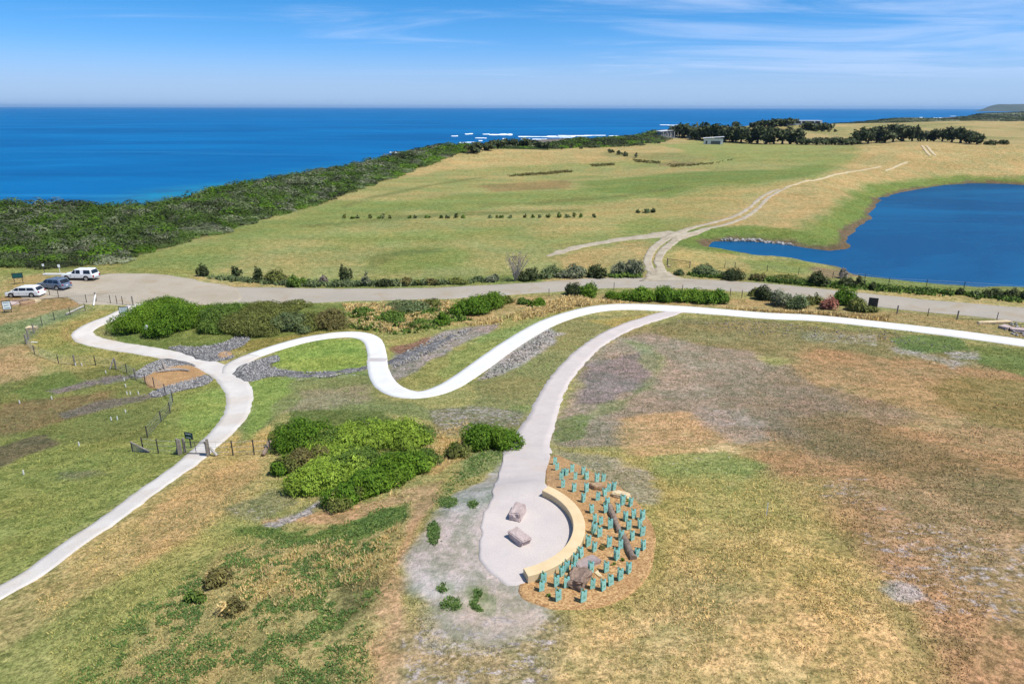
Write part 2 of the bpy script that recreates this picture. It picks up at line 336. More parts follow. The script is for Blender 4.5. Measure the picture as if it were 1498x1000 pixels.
Zn([(345,775),(460,770),(455,780),(560,740),(600,735),(600,755),(540,785),(500,810),(490,850),(476,850),(470,800),(400,800)], (96,118,52), .5, 0, .95, green=.45)
Zn([(480,850),(570,835),(575,870),(500,910)], (112,104,66), .7, 1, .8, green=.25)
Zn([(395,762),(480,745),(560,725),(655,697),(650,730),(612,770),(602,800),(580,835),(598,900),(645,1000),(645,1100),(545,1100),(560,900),(572,830),(600,760),(596,738),(500,770)], (190,154,114), .5, 0, .95, green=0, tex=.85)
# --- slope under the white loop
Zn([(375,560),(440,545),(545,550),(570,580),(640,600),(770,590),(765,650),(700,640),(600,610),(480,600),(420,600),(350,650),(362,600)], (124,130,78), 1, 1, .95, sand=.13, green=.2)
Zn([(440,572),(540,560),(560,585),(470,600),(410,605)], (146,134,110), 1, 1, .8)
Zn([(362,560),(395,550),(430,552),(400,600),(365,640),(368,600)], (122,148,62), .8, 0, .9)
Zn([(620,600),(780,590),(770,620),(690,640),(630,640)], (132,122,100), .8, 1, .8, sand=.24, green=.22)
Zn([(385,530),(420,506),(480,494),(525,494),(540,505),(540,542),(480,545),(410,542)], (120,150,60), .5, 0)
Zn([(400,535),(440,545),(540,538),(540,546),(440,556),(395,550)], (120,138,80), .4, 0, .9, sand=.2)
Zn([(545,485),(640,478),(740,462),(860,448),(890,450),(800,475),(720,530),(650,566),(600,568),(575,550)], (148,144,80), .8, 0)
Zn([(700,490),(840,455),(780,478),(700,530),(650,555),(640,545)], (128,146,76), .8, 0, .9)
Zn([(562,530),(590,505),(650,482),(740,470),(720,485),(650,515),(600,545),(578,556)], (146,134,128), .5, 0, .95, sand=.22)
Zn([(575,510),(620,492),(645,490),(620,505),(585,520)], (130,96,74), .4, 0, .8, sand=0)
Zn([(690,560),(745,505),(830,466),(940,458),(982,462),(900,480),(845,520),(800,570),(770,600),(700,590)], (142,136,86), .6, 0, 1, sand=.12, green=.2)
Zn([(700,556),(750,508),(800,484),(815,488),(770,525),(722,552)], (160,152,146), .5, 1, .95, sand=.24, green=0)
Zn([(860,470),(950,458),(965,462),(900,478)], (168,150,82), .5, 0, .9)
# --- right slope
Zn([(985,465),(1160,470),(1300,485),(1440,520),(1600,560),(1600,580),(1300,560),(1120,520),(985,505),(900,500)], (142,130,86), 1, 1, .95, sand=.13, green=.16)
Zn([(840,560),(870,505),(960,490),(1100,515),(1180,560),(1160,620),(1110,650),(1000,650),(810,660),(800,620)], (152,136,120), 1.2, 1, .95, sand=.17, green=.1)
Zn([(860,530),(960,505),(975,560),(900,590),(835,592)], (136,124,124), .8, 1, .9, sand=.1)
Zn([(1090,560),(1180,505),(1340,520),(1498,545),(1900,600),(1900,1200),(1380,1200),(1330,900),(1200,760),(1110,680),(1060,640)], (170,138,98), 2, 1, 1, sand=.13, green=.02)
Zn([(1180,560),(1330,540),(1420,580),(1380,640),(1250,620)], (172,146,102), 2, 2, .7)
Zn([(1250,720),(1400,700),(1600,760),(1600,860),(1400,820)], (170,142,106), 2, 2, .7)
Zn([(1100,560),(1250,560),(1330,610),(1260,660),(1150,620)], (140,120,106), 2, 2, .6, sand=.16)
Zn([(1000,540),(1160,530),(1250,600),(1180,640),(1080,620)], (142,126,108), 1.5, 1, .8, sand=.1)
Zn([(1150,610),(1250,600),(1420,680),(1498,720),(1498,770),(1350,700),(1200,660)], (132,116,78), 1.5, 1, .7)
Zn([(1380,545),(1600,560),(1600,650),(1440,620),(1380,590)], (140,122,68), 1.5, 1, .8)
Zn([(920,500),(960,505),(985,530),(965,570),(900,605),(830,632),(835,610),(900,580),(940,550)], (128,138,84), 1., 1, .6, green=.2)
Zn([(810,615),(850,600),(870,610),(850,640),(812,650)], (120,130,76), .5, 1, .8, green=.25)
Zn([(1290,492),(1400,490),(1420,512),(1340,522),(1300,512)], (92,126,62), .6, 1, .9)
Zn([(1420,505),(1498,512),(1700,530),(1700,572),(1498,555),(1430,530)], (108,128,62), .8, 1, .9)
Zn([(1265,492),(1310,502),(1360,515),(1432,532),(1410,548),(1350,530),(1290,515)], (156,146,128), 1., 1, .8, sand=.26)
Zn([(1170,485),(1280,490),(1280,505),(1180,500)], (140,134,100), .5, 0, .7, sand=.24, green=.22)
Zn([(1380,515),(1430,512),(1435,525),(1400,526)], (150,146,130), .5, 0, .7, sand=.3)
Zn([(905,612),(1000,600),(1080,640),(1110,668),(1000,680),(900,668)], (196,162,114), 1.2, 1, .8, sand=.12)
Zn([(1015,655),(1060,650),(1085,662),(1050,670)], (222,192,144), .5, 1, .7)
Zn([(985,632),(1010,628),(1015,636),(990,640)], (222,192,144), .4, 1, .7)
Zn([(1010,590),(1090,600),(1120,640),(1080,650),(1030,620)], (160,146,136), 1.2, 1, .7, sand=.2)
# --- around the lookout
Zn([(800,650),(910,660),(1000,680),(1060,680),(1120,690),(1130,800),(1080,830),(980,850),(930,890),(860,920),(780,900),(960,800)], (168,156,90), 1, 1, .95, green=.08)
Zn([(940,668),(1060,660),(1120,680),(1080,720),(980,710)], (150,154,84), .8, 1, .9, green=.2, sand=.17)
Zn([(1000,760),(1200,780),(1330,900),(1400,1200),(700,1200),(740,960),(850,920),(960,860)], (197,170,113), 2, 1, .95, green=.0)
Zn([(900,700),(1200,700),(1250,850),(1250,900),(1080,860),(1000,800)], (186,164,96), 2, 1, .6)
Zn([(800,655),(910,665),(950,700),(950,735),(900,720),(860,690),(800,672)], (158,148,122), .6, 1, .9, sand=.2, green=.14)
Zn([(1290,740),(1498,780),(1700,900),(1700,1000),(1440,960),(1350,870)], None, 4, 2, 1, sand=.17)
Zn([(1190,695),(1260,700),(1275,745),(1200,720)], None, 2, 1, 1, sand=.2)
Zn(blob(1327, 868, 17, 9), (176,170,172), .35, 1, .8)
Zn(blob(1375, 890, 14, 8), None, .6, 1, 1, sand=.25)
Zn([(1350,800),(1498,840),(1498,930),(1430,880)], None, 3, 2, 1, sand=.22)
Zn([(590,890),(700,900),(820,900),(830,940),(800,1100),(600,1100)], (166,148,108), .8, 1, .95, sand=.22, green=.12)
Zn([(758,635),(740,660),(705,688),(640,735),(612,775),(578,832),(612,878),(650,915),(715,938),(765,915),(800,880),(785,850),(775,780),(775,700),(790,640)], (186,177,176), .7, 1, .95, sand=.12, green=0, tex=.3)
Zn([(600,880),(700,860),(780,880),(780,930),(700,960),(620,940)], (170,160,140), .5, 1, .6, sand=.25, green=.16)
Zn([(700,662),(752,640),(748,662),(735,668),(700,702),(672,708),(640,742),(628,738),(660,695)], (128,142,90), .4, 0, .7, green=.3, sand=-.1)
for bx, by, rx, ry in ((722,716,8,5),(693,738,7,6),(655,733,16,9),(634,778,8,15),(660,885,16,10),(697,868,6,5),(702,884,12,9),(648,862,6,5),(715,688,10,4),(762,598,12,5),(700,742,4,3),(725,728,3,2)):
    Zn(blob(bx, by, rx, ry), (112,140,70), .3, 0, .35, green=.25, sand=-.1)
Zn([(600,700),(640,640),(680,640),(700,665),(650,700)], (178,150,96), .5, 1, .9, green=.15)
Zn([(395,690),(420,600),(560,600),(640,640),(600,700),(540,735),(480,745)], (96,112,52), .5, 1, .95)
# --- under the coastal scrub
scrub_px = [(-900,300),(-300,288),(0,284),(100,284),(200,286),(240,282),(300,268),(400,250),(500,236),(600,225),(680,215),(760,209),(800,209),(810,213),(700,217),(660,226),(600,248),(545,268),(470,295),(400,315),(330,336),(250,358),(195,374),(155,384),(110,389),(60,388),(0,386),(-60,386),(-300,400),(-900,430)]
SCR = PP(scrub_px[14:])[:, :2]; SCR = np.concatenate([plane(*np.array(scrub_px[:14], float).T, 1.5), SCR])
d = sd_poly(X, Y, SCR) + w1 * 3; f = sstep(d, 2.5, -1); G[:] = G * (1 - f[:, None]) + np.array(C(88, 92, 48)) * f[:, None]
f = sstep(DC, -4, 2) * sstep(X, 100, 0); G[:] = G * (1 - f[:, None]) + np.array(C(150, 130, 100)) * f[:, None]
M3[:, 1] *= sstep(RAD, 260, 120); M3[:, 0] *= sstep(RAD, 200, 120)
gx = np.maximum(0, G[:, 1] * .99 - G[:, 0]); G[:, 0] += gx * .42; G[:, 2] += .12 * (G[:, 1] - G[:, 2]).clip(0)
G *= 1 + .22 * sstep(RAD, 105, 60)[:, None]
idx = np.arange(nr * nth).reshape(nr, nth)
F = np.stack([idx[:-1, :-1], idx[:-1, 1:], idx[1:, 1:], idx[1:, :-1]], -1).reshape(-1, 4)[:, ::-1]
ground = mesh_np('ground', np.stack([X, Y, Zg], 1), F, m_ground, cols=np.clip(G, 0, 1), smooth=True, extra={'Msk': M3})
tag(ground, kind='structure')
# ------------------------------------------------------------------ water
def water_bsdf(nt, b, cc, rough, h, bs, bd, glo):
    d = nt.nodes.new('ShaderNodeBsdfDiffuse'); g = nt.nodes.new('ShaderNodeBsdfGlossy'); m = nt.nodes.new('ShaderNodeMixShader'); o = [n for n in nt.nodes if n.type == 'OUTPUT_MATERIAL'][0]
    bm_ = N(nt, 'ShaderNodeBump', inp={'Strength': bs, 'Distance': bd}); nt.links.new(h, bm_.inputs['Height'])
    for q in (d, g): nt.links.new(bm_.outputs[0], q.inputs['Normal'])
    nt.links.new(cc, d.inputs[0]); g.inputs[0].default_value = (.55, .8, 1, 1); g.inputs['Roughness'].default_value = rough; m.inputs[0].default_value = glo
    nt.links.new(d.outputs[0], m.inputs[1]); nt.links.new(g.outputs[0], m.inputs[2]); nt.links.new(m.outputs[0], o.inputs[0]); nt.nodes.remove(b)
m_sea, nt, b = mat_new('sea_water'); p = pos(nt)
g = N(nt, 'ShaderNodeSeparateXYZ'); nt.links.new(p, g.inputs[0])
pS = pos(nt, (.35, 1.0, 1)); sA = noise(nt, pS, .006, 7, .62, .4); sB = noise(nt, pS, .03, 6, .65)
shore = N(nt, 'ShaderNodeVertexColor', layer_name='Col'); shs = N(nt, 'ShaderNodeSeparateColor'); nt.links.new(shore.outputs[0], shs.inputs[0])
deep = mixc(nt, ramp(nt, sA, .35, .68), (.0005, .085, .235), (.001, .130, .325))
deep = mixc(nt, mathn(nt, 'MULTIPLY', ramp(nt, sB, .5, .72), .35), deep, (.004, .18, .40))
pL = pos(nt, (.10, .8, 1)); pL.node.inputs['Rotation'].default_value = (0, 0, R(-14)); sl_ = noise(nt, pL, .012, 8, .7, .8)
deep = mixc(nt, mathn(nt, 'MULTIPLY', ramp(nt, sl_, .54, .68), .4), deep, (.03, .25, .48))
shal = mixc(nt, ramp(nt, noise(nt, p, .06, 6, .7), .35, .65), (.015, .24, .32), (.03, .12, .16))
cc = mixc(nt, mathn(nt, 'MULTIPLY', shs.outputs[0], ramp(nt, mathn(nt, 'ADD', mathn(nt, 'MULTIPLY', shs.outputs[0], .5), sB), .5, .85)), deep, shal)
water_bsdf(nt, b, cc, .3, mathn(nt, 'ADD', noise(nt, pS, .5, 6, .7), noise(nt, pS, .08, 3)), 1., .5, .12)
ra = np.concatenate([np.geomspace(150, 2500, 170), np.geomspace(2600, 90000, 40)]); ta = np.linspace(-1.3, 1.3, 400)
A, B_ = np.meshgrid(ra, ta, indexing='ij'); sx = (A * np.sin(B_)).ravel(); sy = (A * np.cos(B_)).ravel()
dsc = sd_poly(sx, sy, LAND); shv = sstep(dsc, 130, 15)
idx = np.arange(A.size).reshape(A.shape)
F = np.stack([idx[:-1, :-1], idx[:-1, 1:], idx[1:, 1:], idx[1:, :-1]], -1).reshape(-1, 4)[:, ::-1]
tag(mesh_np('sea', np.stack([sx, sy, np.full_like(sx, SEA)], 1), F, m_sea, cols=np.repeat(shv[:, None], 3, 1), smooth=True), kind='structure')
m_lag, nt, b = mat_new('lagoon_water'); p = pos(nt)
pW = pos(nt, (.4, 1, 1)); cc = mixc(nt, ramp(nt, noise(nt, pW, .014, 7, .68, .6), .4, .6), (.0005, .048, .125), (.001, .082, .19))
water_bsdf(nt, b, cc, .2, noise(nt, pW, 1.6, 5, .7), .5, .12, .2)
lv = np.concatenate([LAGP + 0.]); 
lx, ly = np.meshgrid(np.linspace(LAGP[:, 0].min() - 8, LAGP[:, 0].max() + 60, 80), np.linspace(LAGP[:, 1].min() - 5, LAGP[:, 1].max() + 8, 80), indexing='ij')
# water sheet follows the shoreline: keep only cells near or inside the shore
dl_ = sd_poly(lx.ravel(), ly.ravel(), LAGP); idx = np.arange(lx.size).reshape(lx.shape)
F = np.stack([idx[:-1, :-1], idx[1:, :-1], idx[1:, 1:], idx[:-1, 1:]], -1).reshape(-1, 4); F = F[(dl_[F].min(1) < 3.5)]
used, inv_ = np.unique(F, return_inverse=True); V = np.stack([lx.ravel(), ly.ravel(), np.full(lx.size, LAG)], 1)[used]
tag(mesh_np('lagoon', V, inv_.reshape(F.shape), m_lag), kind='structure')
# ------------------------------------------------------------------ paths and roads
def spline(P, step):
    P = np.asarray(P, float); Q = np.concatenate([[2 * P[0] - P[1]], P, [2 * P[-1] - P[-2]]]); out_ = []
    for i in range(1, len(Q) - 2):
        n = max(2, int(np.linalg.norm(Q[i + 1][:2] - Q[i][:2]) / step)); t = np.linspace(0, 1, n, endpoint=False)[:, None]
        a, b_, c_, d_ = Q[i - 1], Q[i], Q[i + 1], Q[i + 2]
        out_.append(.5 * (2 * b_ + (c_ - a) * t + (2 * a - 5 * b_ + 4 * c_ - d_) * t ** 2 + (3 * b_ - a - 3 * c_ + d_) * t ** 3))
    return np.concatenate(out_ + [P[-1:]])
PATHS = []
def ribbon(name, pts, mat, lift=.04, step=.6, jit=.0, jscale=1.2, seed=1, cross=6, ends=False):
    """pts: (px, py, width in metres) down the middle of the strip, laid on the land"""
    a = np.array(pts, float); Wd = PR(a[:, 0], a[:, 1])
    S = spline(np.stack([Wd[:, 0], Wd[:, 1], a[:, 2]], 1), step)
    d_ = np.gradient(S[:, :2], axis=0); d_ /= np.linalg.norm(d_, axis=1)[:, None]; nrm = np.stack([-d_[:, 1], d_[:, 0]], 1)
    L = np.concatenate([[0], np.cumsum(np.linalg.norm(np.diff(S[:, :2], axis=0), axis=1))])
    wl = S[:, 2] / 2 + jit * (fbm(L, L * 0 + 3, jscale, seed, 3) - .5) * 2; wr = S[:, 2] / 2 + jit * (fbm(L, L * 0 + 9, jscale, seed + 5, 3) - .5) * 2
    if ends: k = np.clip(np.minimum(L, L[-1] - L) / 1.5, .05, 1); wl = wl * k; wr = wr * k
    PATHS.append((S[:, :2], float(S[:, 2].max()) / 2 + .1))
    us = np.linspace(-1, 1, cross); cols_ = [S[:, :2] + nrm * (np.where(u < 0, wl, wr) * u)[:, None] for u in us]
    cols_ = [cols_[0] - nrm * .05] + cols_ + [cols_[-1] + nrm * .05]; V = []
    for i, q in enumerate(cols_):
        z = height(q[:, 0], q[:, 1]) + (lift if 0 < i < len(cols_) - 1 else -.08); V.append(np.stack([q[:, 0], q[:, 1], z], 1))
    V = np.stack(V, 1); n, k = V.shape[:2]; idx = np.arange(n * k).reshape(n, k)
    F = np.stack([idx[:-1, :-1], idx[:-1, 1:], idx[1:, 1:], idx[1:, :-1]], -1).reshape(-1, 4)[:, ::-1]
    return tag(mesh_np(name, V.reshape(-1, 3), F[:, ::-1], mat), kind='structure')
def patch(name, pts, mat, lift=.03, jit=.12, center=None, step=.35, rings=14, smooth_=True):
    W_ = PP(list(pts) + [pts[0]])[:, :2]; c0 = PP([center])[0, :2] if center else W_[:-1].mean(0)
    S = spline(W_, step)[:-1] if smooth_ else W_
    n = len(S); dv = S - c0; rr = 1 + jit * (fbm(S[:, 0], S[:, 1], .9, 77, 3) - .5) * 2 / np.linalg.norm(dv, axis=1).clip(.5)
    dv = dv * rr[:, None]; ks = np.concatenate([np.linspace(1, .06, rings)]); V = []
    q = c0 + dv * (1 + .05 / np.linalg.norm(dv, axis=1).clip(.3))[:, None]; V.append(np.stack([q[:, 0], q[:, 1], height(q[:, 0], q[:, 1]) - .08], 1))
    for k in ks:
        q = c0 + dv * k; V.append(np.stack([q[:, 0], q[:, 1], height(q[:, 0], q[:, 1]) + lift], 1))
    V.append(np.repeat(np.array([[c0[0], c0[1], height(c0[:1], c0[1:])[0] + lift]]), n, 0))
    V = np.stack(V, 0); m = len(V); idx = np.arange(m * n).reshape(m, n); nx = np.roll(idx, -1, 1)
    F = np.stack([idx[:-1], nx[:-1], nx[1:], idx[1:]], -1).reshape(-1, 4)
    o = mesh_np(name, V.reshape(-1, 3), F, mat); 
    if sum((S[:, 0] * np.roll(S[:, 1], -1) - S[:, 1] * np.roll(S[:, 0], -1))) < 0: o.data.flip_normals()
    return tag(o, kind='structure')
def m_soil(name, c1_, c2_, s1=.5, s2=9., bmp=.02, stain=None, rough=.92):
    m, nt, b = mat_new(name); p = pos(nt)
    c = mixc(nt, ramp(nt, noise(nt, p, s1, 6, .65), .32, .68), C(*c1_), C(*c2_))
    if stain: c = mixc(nt, mathn(nt, 'MULTIPLY', ramp(nt, noise(nt, p, .25, 4, .6, .5), .52, .7), .7), c, C(*stain))
    c = mixc(nt, ramp(nt, noise(nt, p, s2, 5, .75), .25, .75), mixc(nt, 1.0, c, (.86, .86, .86), 'MULTIPLY'), mixc(nt, 1.0, c, (1.12, 1.12, 1.12), 'MULTIPLY'))
    nt.links.new(c, b.inputs['Base Color']); b.inputs['Roughness'].default_value = rough; b.inputs['Specular IOR Level'].default_value = .1
    bump(nt, b, noise(nt, p, s2, 5, .7), .6, bmp); return m
m_white = m_soil('pale_concrete', (248,247,244), (238,236,230), .5, 12, .004, (232,226,216))
m_gpath = m_soil('crushed_rock_path', (236,229,220), (222,214,206), .4, 14, .01, (222,208,192))
m_lpath = m_soil('granite_sand_path', (230,218,206), (218,206,196), .4, 14, .01, (222,204,186))
m_road = m_soil('unsealed_road', (190,180,165), (180,171,156), .12, 6, .01, (180,162,136))
m_track = m_soil('limestone_track', (206,194,172), (180,164,140), .6, 5, .03, (170,160,140))
m_faint = m_soil('faint_wheel_track', (222,204,168), (206,186,146), .6, 5, .03)
m_plaza = m_soil('lookout_paving', (226,214,206), (214,203,198), .5, 16, .004, (224,206,192))
ribbon('road', [(290,430,9),(330,431,9.0),(390,431.5,8.8),(450,432,8.2),(520,431,7.2),(600,430,6.6),(700,426,6.6),(800,419.5,6.6),(900,414,6.6),(1000,414.5,6.6),(1080,419,6.8),(1150,426,7),(1250,436,7),(1350,447,7.2),(1430,454,7.4),(1498,461,8),(1620,474,8.5)], m_road, .05, 1.2, .35, 3., cross=14)
m_cpk = m_soil('car_park_gravel', (196,184,165), (184,172,152), .15, 6, .01, (180,160,132))
cp = patch('car_park', [(132,404),(175,400),(225,401),(265,406),(300,413),(345,421),(350,441),(300,446),(225,443),(190,446),(160,446),(118,444),(96,435),(60,438),(28,434),(50,422),(90,412)], m_cpk, .06, .5, (215,425), 1.2, 30)
ribbon('path_white', [(372,520,2.0),(380,517,2.0),(410,507,2.0),(450,496.5,2.0),(490,490.5,2.0),(522,490,2.05),(543,497,2.05),(551,515,2.05),(553,540,2.1),(565,563,2.15),(590,576,2.15),(620,577,2.15),(655,566,2.15),(700,537,2.25),(745,505,2.4),(790,478,2.5),(830,462,2.6),(870,452.5,2.7),(910,449,2.9),(955,450,3.1),(1000,452.5,3.1),(1060,457,3.0),(1120,462,2.9),(1200,466,2.9),(1300,476.5,3.0),(1400,488.5,3.1),(1498,502,3.2),(1640,524,3.2)], m_white, .07, .5, .05, .8)
ribbon('path_grey', [(200,444,2.1),(190,452,2.3),(165,464,2.3),(140,474,2.3),(124,483,2.3),(121,490,2.35),(133,498,2.4),(160,504.5,2.3),(200,511,2.3),(240,518,2.3),(280,527,2.4),(310,537,2.5),(335,551,2.6),(349,572,2.4),(350,590,2.2),(343,610,2.1),(325,632,1.95),(300,655,1.75),(270,681,1.6),(220,716,1.5),(160,760,1.45),(100,801,1.4),(50,838,1.35),(0,867,1.3),(-60,905,1.3)], m_gpath, .035, .4, .14, .7)
ribbon('path_link', [(376,518.5,2.0),(360,525,2.2),(346,534,2.5),(338,545,1.9)], m_gpath, .045, .3, .1, .7)
ribbon('path_lookout', [(992,455,1.6),(970,461,2.2),(940,470,2.2),(910,481,2.2),(878,498,2.2),(848,522,2.2),(822,552,2.2),(805,580,2.2),(793,610,2.3),(779,640,2.6),(770,664,3.1)], m_plaza, .046, .4, .2, .8)
ribbon('track_entry', [(975,411,9.),(968,405,5.2),(962,398,3.6)], m_track, .075, .6, .3, 2., cross=10)
ribbon('track_wheel', [(962,402,2.4),(950,392,1.5),(947,380,1.4),(953,367,1.5),(966,355,1.8),(985,344,2.0),(1010,334,1.6),(1050,324,1.2),(1080,314,1.2),(1100,301,1.1),(1112,290,1.1),(1128,281,1.2),(1140,277,.7)], m_track, .085, .8, .4, 2., ends=False)
ribbon('track_wheel', [(968,402,2.4),(966,392,1.5),(962,382,1.4),(967,370,1.5),(980,358,1.8),(1000,346,2.0),(1025,338,1.6),(1060,329,1.2),(1090,318,1.2),(1110,304,1.1),(1122,291,1.1),(1138,281,1.0),(1160,271,.4)], m_track, .085, .8, .4, 2.)
ribbon('track_branch', [(990,340,5),(965,344,5),(940,347,3.6),(905,351,2.8),(870,357,2.4),(840,363,2.2),(815,370,1.8),(799,375,.8)], m_track, .07, .8, .8, 2.5, cross=8)
ribbon('track_wheel', [(1295,250,1.1),(1312,243,1.1),(1328,237,1.1)], m_faint, .16, 1.5, .3, 3, ends=True)
ribbon('track_wheel', [(1348,213,1.2),(1354,220,1.2),(1360,228,1.2)], m_faint, .16, 1.5, .3, 3, ends=True)
ribbon('track_wheel', [(1354,213,1.2),(1361,220,1.2),(1368,228,1.2)], m_faint, .16, 1.5, .3, 3, ends=True)
ribbon('track_wheel', [(1148,274,.9),(1175,266,.9),(1230,254,.9),(1290,243,.9)], m_faint, .12, 1.5, .3, 3, ends=True)
m_mulch, nt, b = mat_new('orange_bark_mulch'); p = pos(nt)
v = N(nt, 'ShaderNodeTexVoronoi', inp={'Scale': 16.}); nt.links.new(p, v.inputs[0]); vs_ = N(nt, 'ShaderNodeSeparateColor'); nt.links.new(v.outputs['Color'], vs_.inputs[0])
c = mixc(nt, vs_.outputs[0], C(164,118,72), C(234,190,132)); c = mixc(nt, mathn(nt, 'MULTIPLY', ramp(nt, noise(nt, p, .8, 5), .4, .65), .5), c, C(176,132,84))
nt.links.new(c, b.inputs['Base Color']); b.inputs['Roughness'].default_value = .95; bump(nt, b, vs_.outputs[1], .8, .04)
m_gravel, nt, b = mat_new('grey_rock_beaching'); p = pos(nt)
v = N(nt, 'ShaderNodeTexVoronoi', inp={'Scale': 3.6}); nt.links.new(p, v.inputs[0]); vs_ = N(nt, 'ShaderNodeSeparateColor'); nt.links.new(v.outputs['Color'], vs_.inputs[0])
c = mixc(nt, vs_.outputs[0], C(100,98,98), C(192,188,184)); c = mixc(nt, ramp(nt, v.outputs['Distance'], .05, .6), c, mixc(nt, 1., c, (.5,.5,.5), 'MULTIPLY'))
nt.links.new(c, b.inputs['Base Color']); b.inputs['Roughness'].default_value = .85; bump(nt, b, mathn(nt, 'SUBTRACT', 1., v.outputs['Distance']), 1., .12)
patch('mulch_bed', [(799,668),(815,666),(832,673),(866,690),(900,708),(928,730),(946,755),(957,785),(957,815),(946,845),(917,872),(880,887),(840,892),(805,889),(775,880),(757,866),(766,840),(790,790),(797,740)], m_mulch, .02, .14, (868,790), .3, 22)
patch('lookout_plaza', [(798,690),(799,712),(822,724),(838,742),(847,766),(841,790),(821,814),(797,829),(780,841),(766,857),(742,858),(718,842),(704,818),(700,790),(706,755),(716,735),(726,705),(734,680),(740,662),(770,658),(803,664)], m_plaza, .045, .3, (772,775), .3, 18)
patch('mulch_pit', [(208,552),(237,539),(268,534),(288,539),(299,549),(262,561),(224,568)], m_mulch, .07, .15, None, .4, 8)
patch('mulch_pit', [(318,519),(328,514),(339,517),(334,522),(322,524)], m_mulch, .08, .1, None, .4, 5)
g1 = [(247,509),(262,506),(282,508),(310,505),(330,500),(351,490),(366,494),(354,506),(335,514),(342,522),(325,528),(300,528),(270,518)]
patch('gravel_bed', g1, m_gravel, .045, .3, (318,511), .4, 12)
patch('gravel_bed', [(192,551),(215,534),(240,525),(272,529),(285,536),(262,535),(237,540),(212,552)], m_gravel, .045, .3, (240,532), .4, 8)
patch('gravel_bed', [(216,577),(240,566),(262,560),(300,549),(312,556),(290,566),(262,572),(232,581)], m_gravel, .045, .3, (262,566), .4, 8)
patch('gravel_bed', [(341,547),(352,536),(375,527),(405,520),(408,528),(392,533),(405,540),(440,545),(430,549),(395,551),(362,558),(350,553)], m_gravel, .045, .3, (378,541), .4, 12)
ribbon('gravel_bed', [(425,548,1.4),(460,549,1.2),(500,543,1.0),(540,537,1.2)], m_gravel, .03, .5, .5, 1.)
ribbon('gravel_bed', [(566,532,1.4),(600,518,1.6),(640,502,1.4),(665,490,.8)], m_gravel, .03, .5, .5, 1.)
# ------------------------------------------------------------------ foliage kit
m_leaf, nt, b = mat_new('foliage'); a = N(nt, 'ShaderNodeVertexColor', layer_name='Col')
p = pos(nt); c = mixc(nt, ramp(nt, noise(nt, p, 1.4, 4), .3, .7), mixc(nt, 1., a.outputs[0], (.82,.84,.86), 'MULTIPLY'), mixc(nt, 1., a.outputs[0], (1.2,1.16,1.05), 'MULTIPLY'))
gn = nt.nodes.new('ShaderNodeNewGeometry'); va = N(nt, 'ShaderNodeVectorMath', operation='ADD'); va.inputs[1].default_value = (0, 0, .55); nt.links.new(gn.outputs['Normal'], va.inputs[0])
vn = N(nt, 'ShaderNodeVectorMath', operation='NORMALIZE'); nt.links.new(va.outputs[0], vn.inputs[0]); nt.links.new(vn.outputs[0], b.inputs['Normal'])
nt.links.new(c, b.inputs['Base Color']); b.inputs['Roughness'].default_value = .7; b.inputs['Specular IOR Level'].default_value = .18
tr = nt.nodes.new('ShaderNodeBsdfTranslucent'); nt.links.new(c, tr.inputs[0]); mx = nt.nodes.new('ShaderNodeMixShader'); mx.inputs[0].default_value = .22
o_ = [n for n in nt.nodes if n.type == 'OUTPUT_MATERIAL'][0]; nt.links.new(b.outputs[0], mx.inputs[1]); nt.links.new(tr.outputs[0], mx.inputs[2]); nt.links.new(mx.outputs[0], o_.inputs[0])
m_bark = mat_var('bark', (.14,.11,.085), (.07,.055,.045), 6, .9, bmp=.03)
m_deadwood = mat_var('weathered_wood', (.36,.32,.28), (.22,.19,.165), 5, .85, bmp=.03, fine=20)
PAL = {'bright': [(92,122,30),(70,100,22),(116,144,44)], 'deep': [(82,114,28),(62,92,22),(106,136,40)], 'light': [(128,152,52),(104,132,42),(150,170,70)],
       'dark': [(62,72,40),(44,54,32),(84,92,56)], 'olive': [(104,110,54),(78,86,42),(128,130,72)], 'grey': [(112,118,92),(88,94,72),(140,142,116)],
       'brown': [(112,104,62),(92,88,48),(122,118,70)], 'red': [(168,112,96),(140,92,78),(186,138,120)], 'straw': [(198,172,116),(176,150,96),(214,192,140)],
       'bare': [(140,128,116),(112,100,90),(160,150,138)], 'tree': [(72,80,52),(56,64,42),(92,98,64)], 'greygreen': [(98,112,72),(74,88,56),(124,134,92)], 'grassg': [(128,132,62),(110,118,52),(146,142,76)], 'weed': [(90,116,58),(72,98,46),(112,136,74)], 'scg': [(80,102,44),(64,86,36),(98,120,56)], 'moss': [(88,112,44),(66,90,36),(114,136,60)]}
PAL = {k: np.array([C(*c) for c in v]) * 1.4 for k, v in PAL.items()}
def quads(P, Nn, S, elong, jit_up=0.):
    """leaf faces: centre P, facing Nn, half size S, elongated along a random in-plane direction"""
    n = len(P); Nn = Nn / (np.linalg.norm(Nn, axis=1)[:, None] + 1e-9)
    rv = rng.normal(size=(n, 3)); rv[:, 2] += jit_up
    T = rv - (rv * Nn).sum(1)[:, None] * Nn; T /= np.linalg.norm(T, axis=1)[:, None] + 1e-9; B = np.cross(Nn, T)
    T = T * (S * elong)[:, None]; B = B * S[:, None]
    V = np.stack([P - T, P + B * .8, P + T, P - B * .8], 1).reshape(-1, 3)
    return V
